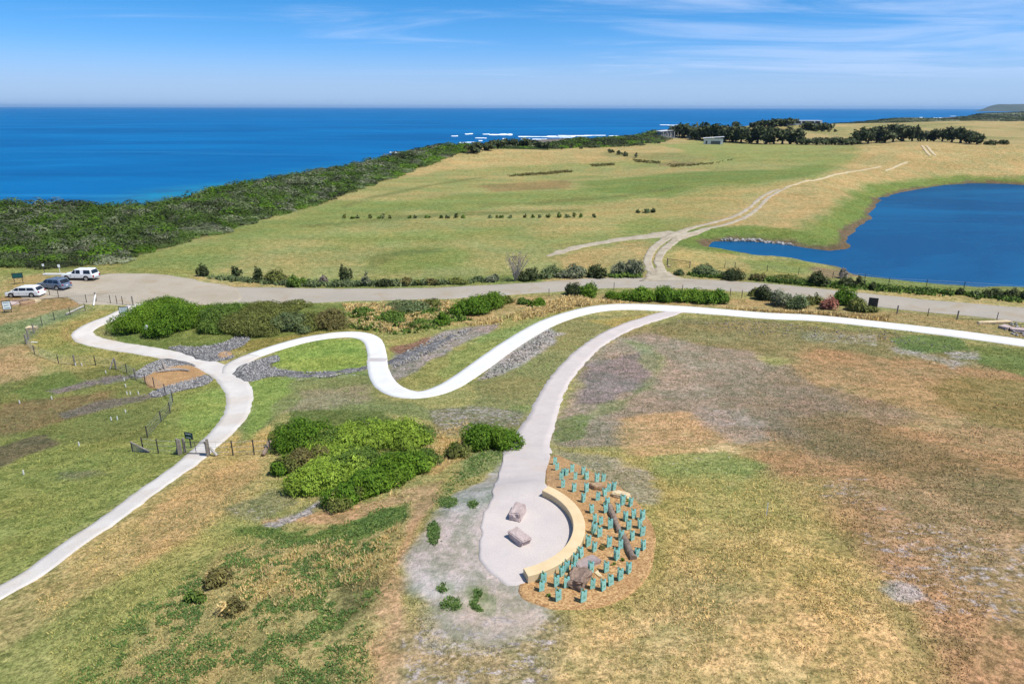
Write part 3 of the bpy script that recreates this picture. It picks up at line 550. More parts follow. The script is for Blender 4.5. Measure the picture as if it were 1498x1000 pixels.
def crown(blobs, leaf, cover=1.3, elong=1.6, rough_=.28, pals=None, up=.0, low=-.15, seed=None, cap=15000, fscale=None):
    """blobs: (x,y,z,rx,ry,rz,palette); returns vertices and colours of leaf faces"""
    Vs, Cs = [], []
    for bi, (x, y, z, rx, ry, rz, pal) in enumerate(blobs):
        area = 2 * math.pi * ((rx * ry) ** 1.6 / 3 + (rx * rz) ** 1.6 / 3 + (ry * rz) ** 1.6 / 3) ** (1 / 1.6)
        n = int(min(cap, max(14, area / (leaf * leaf * elong * 1.6) * cover)))
        D = rng.normal(size=(n * 2, 3)); D /= np.linalg.norm(D, axis=1)[:, None]; D = D[D[:, 2] > low][:n]; n = len(D)
        fs = fscale or max(.5, min(rx, ry) * .55)
        pr = np.stack([D[:, 0] * rx + x, D[:, 1] * ry + y, D[:, 2] * rz + z], 1)
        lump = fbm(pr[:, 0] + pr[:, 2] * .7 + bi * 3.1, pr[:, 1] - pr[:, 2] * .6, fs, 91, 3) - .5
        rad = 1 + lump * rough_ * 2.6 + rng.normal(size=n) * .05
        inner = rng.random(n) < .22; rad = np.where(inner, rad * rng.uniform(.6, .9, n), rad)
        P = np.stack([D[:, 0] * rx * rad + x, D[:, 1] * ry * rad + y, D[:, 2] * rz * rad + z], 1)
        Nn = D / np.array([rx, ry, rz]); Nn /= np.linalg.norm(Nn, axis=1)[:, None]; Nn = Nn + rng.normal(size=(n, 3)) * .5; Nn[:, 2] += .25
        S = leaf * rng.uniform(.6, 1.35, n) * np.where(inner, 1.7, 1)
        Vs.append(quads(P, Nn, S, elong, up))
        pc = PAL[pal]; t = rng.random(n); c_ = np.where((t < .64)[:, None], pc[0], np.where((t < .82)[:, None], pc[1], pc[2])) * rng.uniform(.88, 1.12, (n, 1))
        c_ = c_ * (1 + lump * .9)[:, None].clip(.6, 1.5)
        Cs.append(np.repeat(c_, 4, 0))
    return np.concatenate(Vs), np.concatenate(Cs)
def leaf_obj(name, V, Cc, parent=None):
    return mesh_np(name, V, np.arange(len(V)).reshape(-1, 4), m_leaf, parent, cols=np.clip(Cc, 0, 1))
def tube_v(pts, rad, k=7):
    """tapered tube through pts -> V, F (quads)"""
    pts = np.array(pts, float); n = len(pts); V = []
    for i in range(n):
        d = pts[min(i + 1, n - 1)] - pts[max(i - 1, 0)]; d /= np.linalg.norm(d) + 1e-9
        a_ = np.cross(d, [0, 0, 1.] if abs(d[2]) < .9 else [1., 0, 0]); a_ /= np.linalg.norm(a_); b_ = np.cross(d, a_)
        for j in range(k):
            t = 2 * math.pi * j / k; V.append(pts[i] + (a_ * math.cos(t) + b_ * math.sin(t)) * rad[i])
    F = [(i * k + j, i * k + (j + 1) % k, (i + 1) * k + (j + 1) % k, (i + 1) * k + j) for i in range(n - 1) for j in range(k)]
    return np.array(V), np.array(F)
class MB:
    """collects boxes, tubes and prisms into one mesh"""
    def __init__(s): s.v = []; s.f = []
    def add(s, V, F):
        o = len(s.v); s.v += [tuple(map(float, q)) for q in V]; s.f += [tuple(int(i) + o for i in f) for f in F]; return s
    def box(s, c, d, rz=0, ry=0, taper=1.):
        V = []
        for z in (-1, 1):
            k = taper if z > 0 else 1
            for x, y in ((-1,-1),(1,-1),(1,1),(-1,1)): V.append(Vector((x * d[0] / 2 * k, y * d[1] / 2 * k, z * d[2] / 2)))
        M = Matrix.Translation(c) @ Matrix.Rotation(rz, 4, 'Z') @ Matrix.Rotation(ry, 4, 'Y')
        return s.add([M @ v for v in V], [(3,2,1,0),(4,5,6,7),(0,1,5,4),(1,2,6,5),(2,3,7,6),(3,0,4,7)])
    def tube(s, pts, rad, k=7):
        if not hasattr(rad, '__len__'): rad = [rad] * len(pts)
        V, F = tube_v(pts, rad, k); n = len(V); F = [tuple(f) for f in F] + [tuple(range(k - 1, -1, -1)), tuple(range(n - k, n))]
        return s.add(V, F)
    def prism(s, prof, y0, y1, inset=0.):
        """profile in x,z extruded from y0 to y1"""
        n = len(prof); V = [(x, y0, z) for x, z in prof] + [(x, y1, z) for x, z in prof]
        return s.add(V, [tuple(range(n)), tuple(range(2 * n - 1, n - 1, -1))] + [(i, i + n, (i + 1) % n + n, (i + 1) % n) for i in range(n)])
    def build(s, name, mat, parent=None, bevel=0, smooth=False, loc=None):
        me = bpy.data.meshes.new(name); me.from_pydata(s.v, [], s.f); me.materials.append(mat)
        bm = bmesh.new(); bm.from_mesh(me); bmesh.ops.recalc_face_normals(bm, faces=bm.faces)
        if bevel: bmesh.ops.bevel(bm, geom=bm.edges[:], offset=bevel, segments=1, affect='EDGES')
        bm.to_mesh(me); bm.free()
        if smooth:
            for q in me.polygons: q.use_smooth = True
        o = bpy.data.objects.new(name, me); col.objects.link(o)
        if parent: o.parent = parent
        if loc is not None: o.location = loc
        return o
ORD = ['zeroth','first','second','third','fourth','fifth','sixth','seventh','eighth','ninth','tenth','eleventh','twelfth','thirteenth','fourteenth','fifteenth','sixteenth','seventeenth','eighteenth','nineteenth','twentieth',
       'twenty-first','twenty-second','twenty-third','twenty-fourth','twenty-fifth','twenty-sixth','twenty-seventh','twenty-eighth','twenty-ninth','thirtieth']
# ------------------------------------------------------------------ shrubs (each one its own thing)
def shrub(px, py, wpx, hpx, pal, label, name='shrub', group=None, lobes=None, leaf=None, elong=1.7, up=.6, pal2=None, cat='shrub', stems=False, rgh=.42, cover=1.3, depthf=.8):
    g = PR(px, py)[0]; D = depth_of(g); vang = math.atan2(H - g[2], math.hypot(g[0], g[1]))
    wm = wpx * D / FPX / 2; hm = hpx * D / FPX / max(.5, math.cos(vang)); 
    hm = max(.25, (hpx * D / FPX - wm * depthf * .9 * math.sin(vang)) / math.cos(vang)) if hm > .4 else hm
    ry = wm * depthf; cy_ = g[1] + ry * .8; cx_ = g[0] + g[0] / g[1] * ry * .8
    r_ = random.Random(int(px * 7 + py)); leaf = (leaf or max(.055, D * .0013)) * .68; bl = []
    n = lobes or max(4, int(6 + wm * 1.8))
    for i in range(n):
        a_ = r_.uniform(0, 6.28); q = r_.uniform(.2, .8) if i else 0; s = r_.uniform(.26, .52) if n > 1 else 1
        if n == 1: q = 0
        bx = wm * q * math.cos(a_); by = ry * q * math.sin(a_)
        zz = height(np.array([cx_ + bx]), np.array([cy_ + by]))[0]
        hh = hm * r_.uniform(.62, 1.08) * (1 - .4 * q) 
        bl.append((bx, by, zz - g[2] + hh * .42, wm * s, ry * s, hh * .58, (pal2 if pal2 and i % 3 == 2 else pal)))
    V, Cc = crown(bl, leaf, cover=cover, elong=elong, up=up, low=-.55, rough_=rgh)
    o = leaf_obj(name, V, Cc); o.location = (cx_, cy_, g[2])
    o['label'] = label; o['category'] = cat
    if group: o['group'] = group
    if stems:
        mb = MB()
        for i in range(6):
            a_ = r_.uniform(0, 6.28); e = (math.cos(a_) * wm * .4, math.sin(a_) * ry * .4, hm * .4)
            mb.tube([(0, 0, -.1), (e[0] * .4, e[1] * .4, hm * .3), e], [.07, .05, .02], 5)
        mb.build('stem', m_bark, o)
    return o
GR = 'shrubs along the far side of the road'
NB = [ # x, base y, w, h, palette, label
 (298,405,19,20,'dark','round dark shrub alone at the left end of the roadside row by the car park'),
 (345,405,19,17,'dark','round dark shrub second from the left of the row beyond the car park'),
 (380,413,16,26,'dark','upright dark shrub with a forked top, third along the verge from the car park'),
 (404,415,42,22,'olive','wide olive shrub in the low hedge right of the upright forked one'),
 (437,421,32,22,'moss','mid green shrub at the right end of the low hedge near the car park'),
 (474,415,14,14,'bare','small grey brown bush between the low hedge and the tall dark one'),
 (507,412,20,28,'dark','tall narrow dark shrub standing above the road verge'),
 (537,419,17,22,'grey','grey upright shrub just right of the tall narrow dark one'),
 (563,421,24,15,'dark','low dark mounded shrub right of the grey upright one'),
 (594,419,22,16,'brown','dark brownish mounded shrub at the middle of the road verge'),
 (612,418,12,10,'olive','small olive shrub squeezed between two brownish mounds on the verge'),
 (630,418,26,14,'brown','low brownish shrub left of the wide olive one on the verge'),
 (671,416,30,12,'olive','wide low olive shrub halfway along the road verge'),
 (700,412,26,9,'greygreen','low grey green shrub between the wide olive one and the leafless bush'),
 (722,413,28,13,'grey','grey mounded shrub just left of the tall leafless bush'),
 (774,412,34,23,'dark','round dark shrub just right of the tall leafless bush'),
 (808,408,40,20,'greygreen','grey green shrub at the left end of the big clump by the track'),
 (838,408,44,22,'grey','grey shrub in the middle of the big clump by the track'),
 (871,408,36,22,'dark','dark shrub low in front in the big clump by the track'),
 (905,405,30,24,'grey','smoky grey shrub left of the tall feathery one by the track'),
 (922,406,38,32,'grey','tall feathery grey shrub nearest the track mouth'),
 (915,408,46,12,'moss','low bright green shrub under the feathery grey one at the track mouth'),
 (994,404,18,12,'greygreen','small grey green shrub just right of the track mouth'),
 (1030,405,46,20,'greygreen','wide grey green shrub below the wire gate'),
 (1073,411,40,20,'dark','dark rounded shrub right of the wide grey green one below the gate'),
 (1112,412,34,14,'brown','low brownish shrub midway between the gate and the lagoon corner'),
 (1150,413,46,12,'olive','low spreading olive shrub left of the big round one'),
 (1195,420,36,26,'dark','big round dark shrub standing near the lagoon corner'),
 (1232,408,18,16,'bare','small grey bush at the very edge of the lagoon'),
 (1238,421,26,18,'dark','dark shrub just right of the big round one by the lagoon'),
 (1254,421,18,18,'dark','second dark shrub right of the big round one by the lagoon'),
 (1276,425,14,13,'dark','small dark shrub last in the group below the lagoon corner')]
for q in NB: shrub(*q, group=GR, lobes=None)
for i, (x, y, wd, hg) in enumerate([(1302,425,14,7),(1332,428,16,8),(1358,428,13,9),(1385,430,16,8),(1402,432,22,11),(1428,435,18,12),(1450,437,32,17),(1480,438,26,18),(1502,440,24,22)]):
    shrub(x, y, wd, hg, ['olive','dark','greygreen'][i % 3] if i < 6 else 'dark', ORD[i + 1] + ' small shrub from the left on the green bank between road and lagoon', group='small shrubs on the lagoon bank')
# tall leafless bush
def bare_bush(px, py, hpx, label):
    g = PR(px, py)[0]; D = depth_of(g); hm = hpx * D / FPX; r_ = random.Random(5); mb = MB()
    for i in range(26):
        a_ = r_.uniform(0, 6.28); s = r_.uniform(.15, .5) * hm; z = hm * r_.uniform(.65, 1)
        p1 = (math.cos(a_) * s * .4, math.sin(a_) * s * .4, z * .5); p2 = (math.cos(a_) * s, math.sin(a_) * s, z)
        mb.tube([(0, 0, -.1), p1, p2], [.06, .045, .02], 4)
        for k in range(5):
            b_ = r_.uniform(0, 6.28); t = r_.uniform(.3, 1); q = [p1[j] + (p2[j] - p1[j]) * t for j in range(3)]
            mb.tube([q, (q[0] + math.cos(b_) * .35, q[1] + math.sin(b_) * .35, q[2] + r_.uniform(.2, .7))], [.025, .012], 3)
    o = mb.build('leafless_bush', m_deadwood, loc=g); tag(o, label, 'shrub', GR)
    V, Cc = crown([(0, 0, hm * .6, hm * .3, hm * .3, hm * .35, 'bare')], .1, cover=.18); leaf_obj('foliage', V, Cc, o)
bare_bush(754, 411, 42, 'tall leafless grey bush with upright bare branches on the verge')
TH = 'thicket beside the left path'
for q in [
 (345,488,60,20,'moss','low mossy shrub in front of the middle of the thicket'),
 (203,480,34,28,'deep','low left end shrub of the thicket, tight against the path and notice board'),
 (215,492,70,44,'bright','bright green shrub at the lower left of the thicket above the path'),
 (238,470,66,36,'bright','tallest bright green shrub at the top of the thicket by the car park'),
 (262,492,70,44,'deep','deep green shrub at the lower middle of the thicket above the path'),
 (290,480,60,38,'bright','bright green shrub at the middle of the thicket'),
 (318,484,54,38,'moss','moss green shrub where the bright part of the thicket meets the olive part'),
 (336,466,60,24,'moss','moss green shrub at the back of the thicket nearest the road'),
 (358,490,56,34,'olive','olive shrub in the front of the thicket left of the brown ones'),
 (388,492,66,36,'olive','brownish olive shrub in the front right of the thicket'),
 (400,468,80,26,'olive','wide olive shrub at the back right of the thicket by the road'),
 (432,490,56,34,'greygreen','brownish shrub above the start of the white path'),
 (462,488,50,32,'olive','olive shrub second from the right end of the thicket'),
 (488,482,42,34,'brown','brown green shrub at the right end of the thicket')]:
    shrub(q[0], q[1], q[2] * 1.25, q[3] * 1.05, *q[4:], group=TH, cat='shrub', leaf=.08, depthf=1.)
for q in [
 (530,462,36,16,'moss','low pale green shrub left in the grassy bank above the white loop'),
 (575,476,60,22,'moss','low sprawling green shrub on the bank just above the white loop'),
 (598,458,66,20,'greygreen','grey green spreading shrub on the bank below the road'),
 (636,448,28,14,'olive','small dark olive shrub at the road edge beside the grey green spread'),
 (612,478,44,14,'moss','low leafy green shrub under the grey green spread'),
 (690,463,62,34,'deep','left half of the big rounded green shrub above the white path'),
 (716,455,66,32,'bright','right half of the big rounded green shrub above the white path'),
 (647,476,24,22,'deep','small deep green shrub below left of the big rounded one'),
 (740,444,28,12,'olive','olive sprig shrub touching the right of the big rounded one'),
 (786,450,30,17,'bright','bright green shrub right of the big rounded one, near the path'),
 (766,446,24,12,'moss','small green shrub left beside the bright one near the path'),
 (842,434,40,22,'dark','dark shrub overlapping the road, left of a pair'),
 (865,436,34,24,'bright','bright green shrub overlapping the road, right of a pair'),
 (905,441,44,18,'bright','left end shrub of the long green clump by the path junction'),
 (940,442,52,24,'bright','second shrub of the long green clump by the path junction'),
 (975,444,56,28,'deep','third shrub of the long green clump, above the path junction'),
 (1010,445,60,30,'bright','fourth shrub of the long green clump above the white path'),
 (1045,446,50,28,'deep','right end shrub of the long green clump above the white path'),
 (1104,434,22,14,'olive','olive shrub at the left end of the mixed clump by the right hand path'),
 (1117,441,34,24,'dark','dark shrub near the left end of the mixed clump'),
 (1140,450,40,26,'grey','grey shrub in the mixed clump right of the dark one'),
 (1168,453,40,26,'greygreen','grey green shrub at the middle of the mixed clump'),
 (1192,448,32,22,'olive','olive shrub left of the reddish one in the mixed clump'),
 (1234,448,38,32,'deep','tallest deep green shrub in the mixed clump'),
 (1213,454,28,22,'red','dead reddish brown shrub in the mixed clump'),
 (1250,457,42,24,'olive','olive green shrub right of the tallest one in the mixed clump'),
 (1270,458,26,14,'olive','low shrub beside the black signboard')]:
    shrub(*q, group='shrubs between the road and the white path', leaf=.11)
FG = 'foreground thicket below the white loop'
for q in [
 (448,662,88,62,'deep','tall deep green shrub at the upper left of the foreground thicket','olive'),
 (420,694,44,34,'deep','small green shrub at the left edge of the foreground thicket beside the fence end','olive'),
 (446,696,62,46,'brown','brownish shrub in the left of the foreground thicket','olive'),
 (478,722,96,60,'light','light green shrub at the lower left of the foreground thicket','light'),
 (500,664,80,48,'light','light yellow green shrub behind the middle of the foreground thicket','moss'),
 (545,660,100,56,'light','large light yellow green shrub at the top of the foreground thicket','moss'),
 (592,658,76,50,'light','light green shrub at the right end of the foreground thicket','moss'),
 (500,694,90,46,'light','light green shrub filling the hollow between the two rows of the foreground thicket','moss'),
 (606,692,60,40,'light','light green shrub joining the right end of the foreground thicket to the dry grass','moss'),
 (520,700,80,50,'moss','mossy shrub in the centre of the foreground thicket','light'),
 (580,706,74,52,'deep','deep green shrub at the lower right of the foreground thicket','bright'),
 (545,728,72,50,'deep','deep green shrub low in the middle of the foreground thicket','bright'),
 (505,745,56,44,'deep','deep green shrub at the bottom tip of the foreground thicket','olive'),
 (712,664,96,56,'deep','deep green dome shaped shrub beside the lookout path','bright'),
 (668,672,40,28,'olive','low olive shrub left of the dome shaped one by the lookout path','deep'),
 (286,886,34,26,'moss','small green shrub alone in the weedy slope at the lower left','olive'),
 (318,862,44,34,'brown','dry brown feathery shrub above the small green one at the lower left','straw'),
 (345,900,40,30,'brown','dry reddish brown bush right of the small green one at the lower left','straw')]:
    k_ = 1.28 if 400 < q[0] < 620 else 1.05; shrub(q[0], q[1], q[2] * k_, q[3] * (1.06 if k_ > 1.2 else 1), *q[4:6], group=FG if q[0] > 400 and q[0] < 600 else None, leaf=.058, pal2=q[6], elong=2.4, up=1.6, rgh=.34, stems=q[0] > 400, depthf=1. if k_ > 1.2 else .85, lobes=12 if q[0] > 400 else 5)
# rows of small shrubs out in the field
for i, (x, wd, hg) in enumerate([(503,8,8),(517,9,4),(523,7,4),(542,11,8),(556,6,4),(561,12,8),(570,6,4),(600,8,5),(608,8,5),(625,16,6),(645,8,6),(653,9,5),(668,14,8),(678,8,5),(716,9,4),(728,8,4),(735,8,5),(746,10,4),(768,9,5),(779,8,5),(789,8,5),(803,9,7),(818,14,9),(829,8,6),(841,12,8),(850,6,6),(868,6,6)]):
    g_ = PR(x, 320)[0]; shrub(x, 320 - (x - 500) * .004, wd, hg, ['olive','moss','greygreen'][i % 3] if x != 625 else 'moss', ORD[i + 1] + ' shrub from the left in the straight row across the field', group='row of small shrubs across the field', lobes=2, leaf=.3)
for i, (x, y, wd, hg, pal, lb) in enumerate([(932,312,14,5,'dark','low dark shrub at the left of the clump above the track branch'),(944,312,16,7,'greygreen','middle shrub of the clump above the track branch'),(955,311,9,8,'dark','right end shrub of the clump above the track branch'),
  (893,224,12,9,'tree','dark bush at the left of three near the far field corner'),(905,227,14,8,'tree','dark bush in the middle of three near the far field corner'),(914,229,12,7,'tree','dark bush at the right of three near the far field corner'),(930,231,8,9,'tree','single small dark bush right of three in the far field corner'),
  (836,217,14,9,'tree','round dark bush right of the dune tree line'),(851,218,9,7,'tree','small dark bush right of the round one beyond the dune'),(822,219,5,4,'dark','tiny dark bush on the dune crest'),
  (1195,193,9,4,'dark','first dark spot bush on the far tan knoll'),(1203,193,6,3,'dark','second dark spot bush on the far tan knoll'),(1211,193,7,3,'dark','third dark spot bush on the far tan knoll'),(1221,193,9,4,'dark','fourth dark spot bush on the far tan knoll'),
  (1452,213,24,8,'dark','long low dark bush at the right end of the far windbreak'),(1463,212,24,8,'dark','dark bush above the green swamp at the right edge')]):
    shrub(x, y, wd, hg, pal, lb, lobes=3, leaf=.35, cat='bush', name='bush')
# rushes (dark tussock rows)
PLAZA = PP([(790,660),(797,712),(860,750),(860,800),(800,845),(766,870),(735,868),(692,815),(696,760),(722,715),(742,680)])[:, :2]
def tuft_field(name, poly_px, n, pal, hgt, wid, label, cat='ground cover', world_noise=None, lean=.5, blades=5, kind='stuff', zl=0, thr=.5):
    P = PP(poly_px)[:, :2]; x = rng.uniform(P[:, 0].min(), P[:, 0].max(), n * 3); y = rng.uniform(P[:, 1].min(), P[:, 1].max(), n * 3)
    k = sd_poly(x, y, P) < 0
    if world_noise: k &= rng.random(len(x)) < sstep(fbm(x, y, world_noise, 123, 3) * .5 + fbm(x, y, .55, 133, 2) * .5, thr - .03, thr + .06)
    k &= rng.random(len(x)) < sstep(sd_poly(x, y, P), .3, -min(3, .12 * np.hypot(*(P.max(0) - P.min(0)))))
    for S_, hw in PATHS:
        b_ = k & (x > S_[:, 0].min() - hw) & (x < S_[:, 0].max() + hw) & (y > S_[:, 1].min() - hw) & (y < S_[:, 1].max() + hw); ii = np.nonzero(b_)[0]
        for c0 in range(0, len(ii), 4000):
            j = ii[c0:c0 + 4000]; k[j] &= (((x[j][:, None] - S_[:, 0]) ** 2 + (y[j][:, None] - S_[:, 1]) ** 2).min(1) > (hw + .25) ** 2)
    k &= sd_poly(x, y, PLAZA) > 0.3
    x = x[k][:n]; y = y[k][:n]; n = len(x); z = height(x, y); Vs = []; Cs = []
    for j in range(blades):
        a_ = rng.uniform(0, 6.28, n); hh = hgt * rng.uniform(.5, 1.2, n); ww = wid * rng.uniform(.6, 1.2, n); l = rng.normal(0, lean, n) * hh; l2 = rng.normal(0, lean, n) * hh
        bx = x + rng.normal(0, wid, n); by = y + rng.normal(0, wid, n); dx = np.cos(a_) * ww; dy = np.sin(a_) * ww
        V = np.stack([np.stack([bx - dx, by - dy, z - .03], 1), np.stack([bx + dx, by + dy, z - .03], 1), np.stack([bx + l + dx * .7, by + l2 + dy * .7, z + hh], 1), np.stack([bx + l - dx * .7, by + l2 - dy * .7, z + hh * .9], 1)], 1).reshape(-1, 3)
        pc = PAL[pal]; t = rng.integers(0, 3, n); Vs.append(V); Cs.append(np.repeat(pc[t] * rng.uniform(.8, 1.2, (n, 1)), 4, 0))
    o = leaf_obj(name, np.concatenate(Vs), np.concatenate(Cs)); return tag(o, kind=kind) if kind else tag(o, label, cat)
for i, (pl, n) in enumerate([([(742,256),(838,248),(840,252),(800,256),(744,259)], 1400), ([(862,241),(898,239),(900,242),(865,244)], 500), ([(925,233),(965,236),(968,240),(930,238)], 600), ([(975,240),(1040,238),(1080,232),(1040,241),(980,246)], 500)]):
    tuft_field('rushes', pl, int(n * .5), 'brown', .5, .22, '', blades=3, world_noise=5, thr=.4)
# weeds, grass and leafy ground cover near the camera
tuft_field('leafy_weeds', [(345,775),(460,770),(455,780),(560,740),(600,733),(600,755),(540,785),(500,810),(490,850),(476,850),(470,800),(400,800)], 6500, 'weed', .055, .028, '', lean=1., world_noise=.7, thr=.5)
tuft_field('leafy_weeds', [(140,920),(330,790),(470,780),(585,770),(585,830),(560,880),(552,1040),(60,1040)], 9000, 'weed', .055, .03, '', world_noise=1.4, thr=.53, lean=1.)
for q, n in (([(690,665),(752,640),(748,664),(735,668),(700,705),(672,712),(640,745),(620,742),(655,695)], 4200), (blob(634,780,9,18), 700), (blob(655,735,16,9), 500), (blob(660,885,16,12), 260), (blob(697,868,7,6), 150), (blob(702,884,13,10), 320), (blob(648,860,7,7), 90), (blob(722,716,8,5), 150), (blob(693,738,8,6), 150), (blob(1000,560,6,3),10)):
    tuft_field('leafy_weeds', q, int(n * .4), 'weed', .06, .034, '', lean=.9, world_noise=.6, thr=.36)
tuft_field('dry_grass', [(395,810),(470,790),(600,760),(590,850),(480,880),(350,900),(330,850)], 900, 'straw', .14, .014, '', lean=.5, blades=6, world_noise=2.5, thr=.45)
tuft_field('dry_grass', [(600,640),(690,610),(690,670),(640,690),(605,730),(540,750),(480,755),(560,720)], 1600, 'straw', .18, .018, '', lean=.6, blades=5, world_noise=1.6, thr=.45)
tuft_field('dry_grass', [(500,446),(660,440),(665,475),(560,490),(515,480)], 7000, 'straw', .45, .06, '', lean=.4, blades=4, world_noise=4)
tuft_field('dry_grass', [(650,478),(740,462),(830,432),(900,440),(960,448),(880,452),(820,460),(740,475)], 7000, 'straw', .4, .06, '', lean=.4, blades=4, world_noise=3, thr=.45)
tuft_field('leafy_weeds', [(500,460),(650,450),(690,468),(600,492),(520,484)], 6000, 'moss', .35, .12, '', lean=.6, blades=4, world_noise=3.5, thr=.5)
tuft_field('dry_grass', [(1060,450),(1300,462),(1300,470),(1060,455)], 4000, 'straw', .35, .06, '', lean=.4, blades=4)
tuft_field('leafy_weeds', [(300,405),(480,412),(700,412),(800,408),(800,416),(480,424),(310,410)], 6000, 'greygreen', .5, .15, '', lean=.5, blades=4, world_noise=4, thr=.42)
tuft_field('leafy_weeds', [(1000,400),(1250,415),(1500,436),(1500,444),(1250,424),(1000,408)], 7000, 'moss', .5, .15, '', lean=.5, blades=4, world_noise=4, thr=.42)
# tufts over all the open slopes
0 and tuft_field('grass', [(-100,1100),(-100,520),(200,500),(620,490),(860,470),(1100,470),(1600,540),(1600,1100)], 60000, 'grassg', .06, .02, '', lean=1.4, blades=2, world_noise=6, thr=.46)
0 and tuft_field('grass', [(900,1100),(960,660),(1600,560),(1600,1100)], 25000, 'straw', .06, .018, '', lean=1.5, blades=2, world_noise=5, thr=.48)
def on_hard(x, y, pad=.2):
    k = sd_poly(x, y, PLAZA) < .2
    k |= sd_poly(x, y, MULCH) < -.05
    for S_, hw in PATHS:
        b_ = (~k) & (x > S_[:, 0].min() - hw) & (x < S_[:, 0].max() + hw) & (y > S_[:, 1].min() - hw) & (y < S_[:, 1].max() + hw); ii = np.nonzero(b_)[0]
        for c0 in range(0, len(ii), 4000):
            j = ii[c0:c0 + 4000]; k[j] |= (((x[j][:, None] - S_[:, 0]) ** 2 + (y[j][:, None] - S_[:, 1]) ** 2).min(1) < (hw + pad) ** 2)
    return k
MULCH = PP([(799,668),(832,673),(866,690),(900,708),(928,730),(946,755),(957,785),(957,815),(946,845),(917,872),(880,887),(840,892),(805,889),(775,880),(757,866),(766,840),(790,790)])[:, :2]
def short_grass(n=300000):
    i1 = np.searchsorted(r_rows, 105); i0 = np.searchsorted(r_rows, 17); ii = rng.integers(i0, i1, n); jj = rng.integers(60, nth - 60, n)
    r = r_rows[ii] + rng.random(n) * (r_rows[ii + 1] - r_rows[ii]); t = th[jj] + rng.random(n) * (th[jj + 1] - th[jj]); x = r * np.sin(t); y = r * np.cos(t); g_ = ii * nth + jj
    k = (M3[g_, 3] > .9) & (rng.random(n) > M3[g_, 0] * 2.2) & (rng.random(n) < sstep(fbm(x, y, 3, 401, 3), .3, .6) + .15)
    k &= (y < 84) | (rng.random(n) < .5)
    for gb in GRAV: k &= sd_poly(x, y, gb) > 0
    x, y, r, g_ = x[k], y[k], r[k], g_[k]; h_ = on_hard(x, y, .05); x, y, r, g_ = x[~h_], y[~h_], r[~h_], g_[~h_]
    cp_ = sd_poly(x, y, CARP) > 0; x, y, r, g_ = x[cp_], y[cp_], r[cp_], g_[cp_]; n = len(x); z = height(x, y)
    a_ = rng.uniform(0, 6.28, n); hh = (.03 + .0007 * r) * rng.uniform(.5, 1.5, n); ww = (.012 + .0005 * r) * rng.uniform(.6, 1.4, n); l = rng.normal(0, .8, n) * hh; l2 = rng.normal(0, .8, n) * hh; dx = np.cos(a_) * ww; dy = np.sin(a_) * ww
    V = np.stack([np.stack([x - dx, y - dy, z - .02], 1), np.stack([x + dx, y + dy, z - .02], 1), np.stack([x + l + dx * .4, y + l2 + dy * .4, z + hh], 1), np.stack([x + l - dx * .4, y + l2 - dy * .4, z + hh * .9], 1)], 1).reshape(-1, 3)
    tint = np.where((rng.random(n) < .3)[:, None], np.array([1.2, 1.12, 1.08]), np.array([1., 1., .94])) * rng.uniform(.82, 1.22, (n, 1))
    tag(leaf_obj('grass', V, np.repeat(G[g_] * tint * 1.25, 4, 0)), kind='stuff')
GRAV = [PP(q)[:, :2] for q in (g1, [(192,551),(215,534),(240,525),(272,529),(285,536),(262,535),(237,540),(212,552)], [(216,577),(240,566),(262,560),(300,549),(312,556),(290,566),(262,572),(232,581)], [(341,547),(352,536),(375,527),(405,520),(408,528),(392,533),(405,540),(440,545),(430,549),(395,551),(362,558),(350,553)])]
CARP = PP([(132,404),(175,400),(225,401),(265,406),(300,413),(345,421),(350,441),(300,446),(225,443),(190,446),(160,446),(118,444),(96,435),(60,438),(28,434),(50,422),(90,412)])[:, :2]
short_grass()
m_stone = mat_new('rock_stone'); m_stone, nt, b = m_stone; a = N(nt, 'ShaderNodeVertexColor', layer_name='Col'); nt.links.new(a.outputs[0], b.inputs['Base Color']); b.inputs['Roughness'].default_value = .85
def stones(P, n, size, name='rocks', cols=((104,102,102),(194,190,186))):
    x = rng.uniform(P[:, 0].min(), P[:, 0].max(), n * 4); y = rng.uniform(P[:, 1].min(), P[:, 1].max(), n * 4); k = (sd_poly(x, y, P) < .1); k &= ~on_hard(x, y, -.05); x = x[k][:n]; y = y[k][:n]; n = len(x); z = height(x, y) + .05
    B_ = np.array([(1,0,0),(-.9,.1,0),(.1,1,0),(0,-1,.1),(.1,0,.75),(0,.1,-.6)]); T_ = np.array([(0,2,4),(2,1,4),(1,3,4),(3,0,4),(2,0,5),(1,2,5),(3,1,5),(0,3,5)])
    s = size * rng.uniform(.5, 1.5, (n, 1, 1)); a_ = rng.uniform(0, 6.28, n); V = B_[None] * (1 + rng.normal(0, .18, (n, 6, 3))) * s; c_, s_ = np.cos(a_)[:, None], np.sin(a_)[:, None]
    V = np.stack([V[:, :, 0] * c_ - V[:, :, 1] * s_ + x[:, None], V[:, :, 0] * s_ + V[:, :, 1] * c_ + y[:, None], V[:, :, 2] + z[:, None]], -1).reshape(-1, 3)
    F = (T_[None] + (np.arange(n) * 6)[:, None, None]).reshape(-1, 3); t = rng.random((n, 1)); Cc = np.repeat(np.array(C(*cols[0])) * (1 - t) + np.array(C(*cols[1])) * t, 6, 0)
    tag(mesh_np(name, V, F, m_stone, cols=Cc), kind='stuff')
for gb in GRAV: stones(gb, 900, .10)
stones(PP([(425,545),(470,545),(530,536),(540,540),(480,552),(430,552)])[:, :2], 300, .11); stones(PP([(566,532),(600,512),(650,490),(690,482),(660,500),(610,525),(572,540)])[:, :2], 500, .12)
stones(PP([(700,556),(750,508),(800,484),(815,488),(770,525),(722,552)])[:, :2], 500, .08, cols=((96,90,86),(190,182,176)))
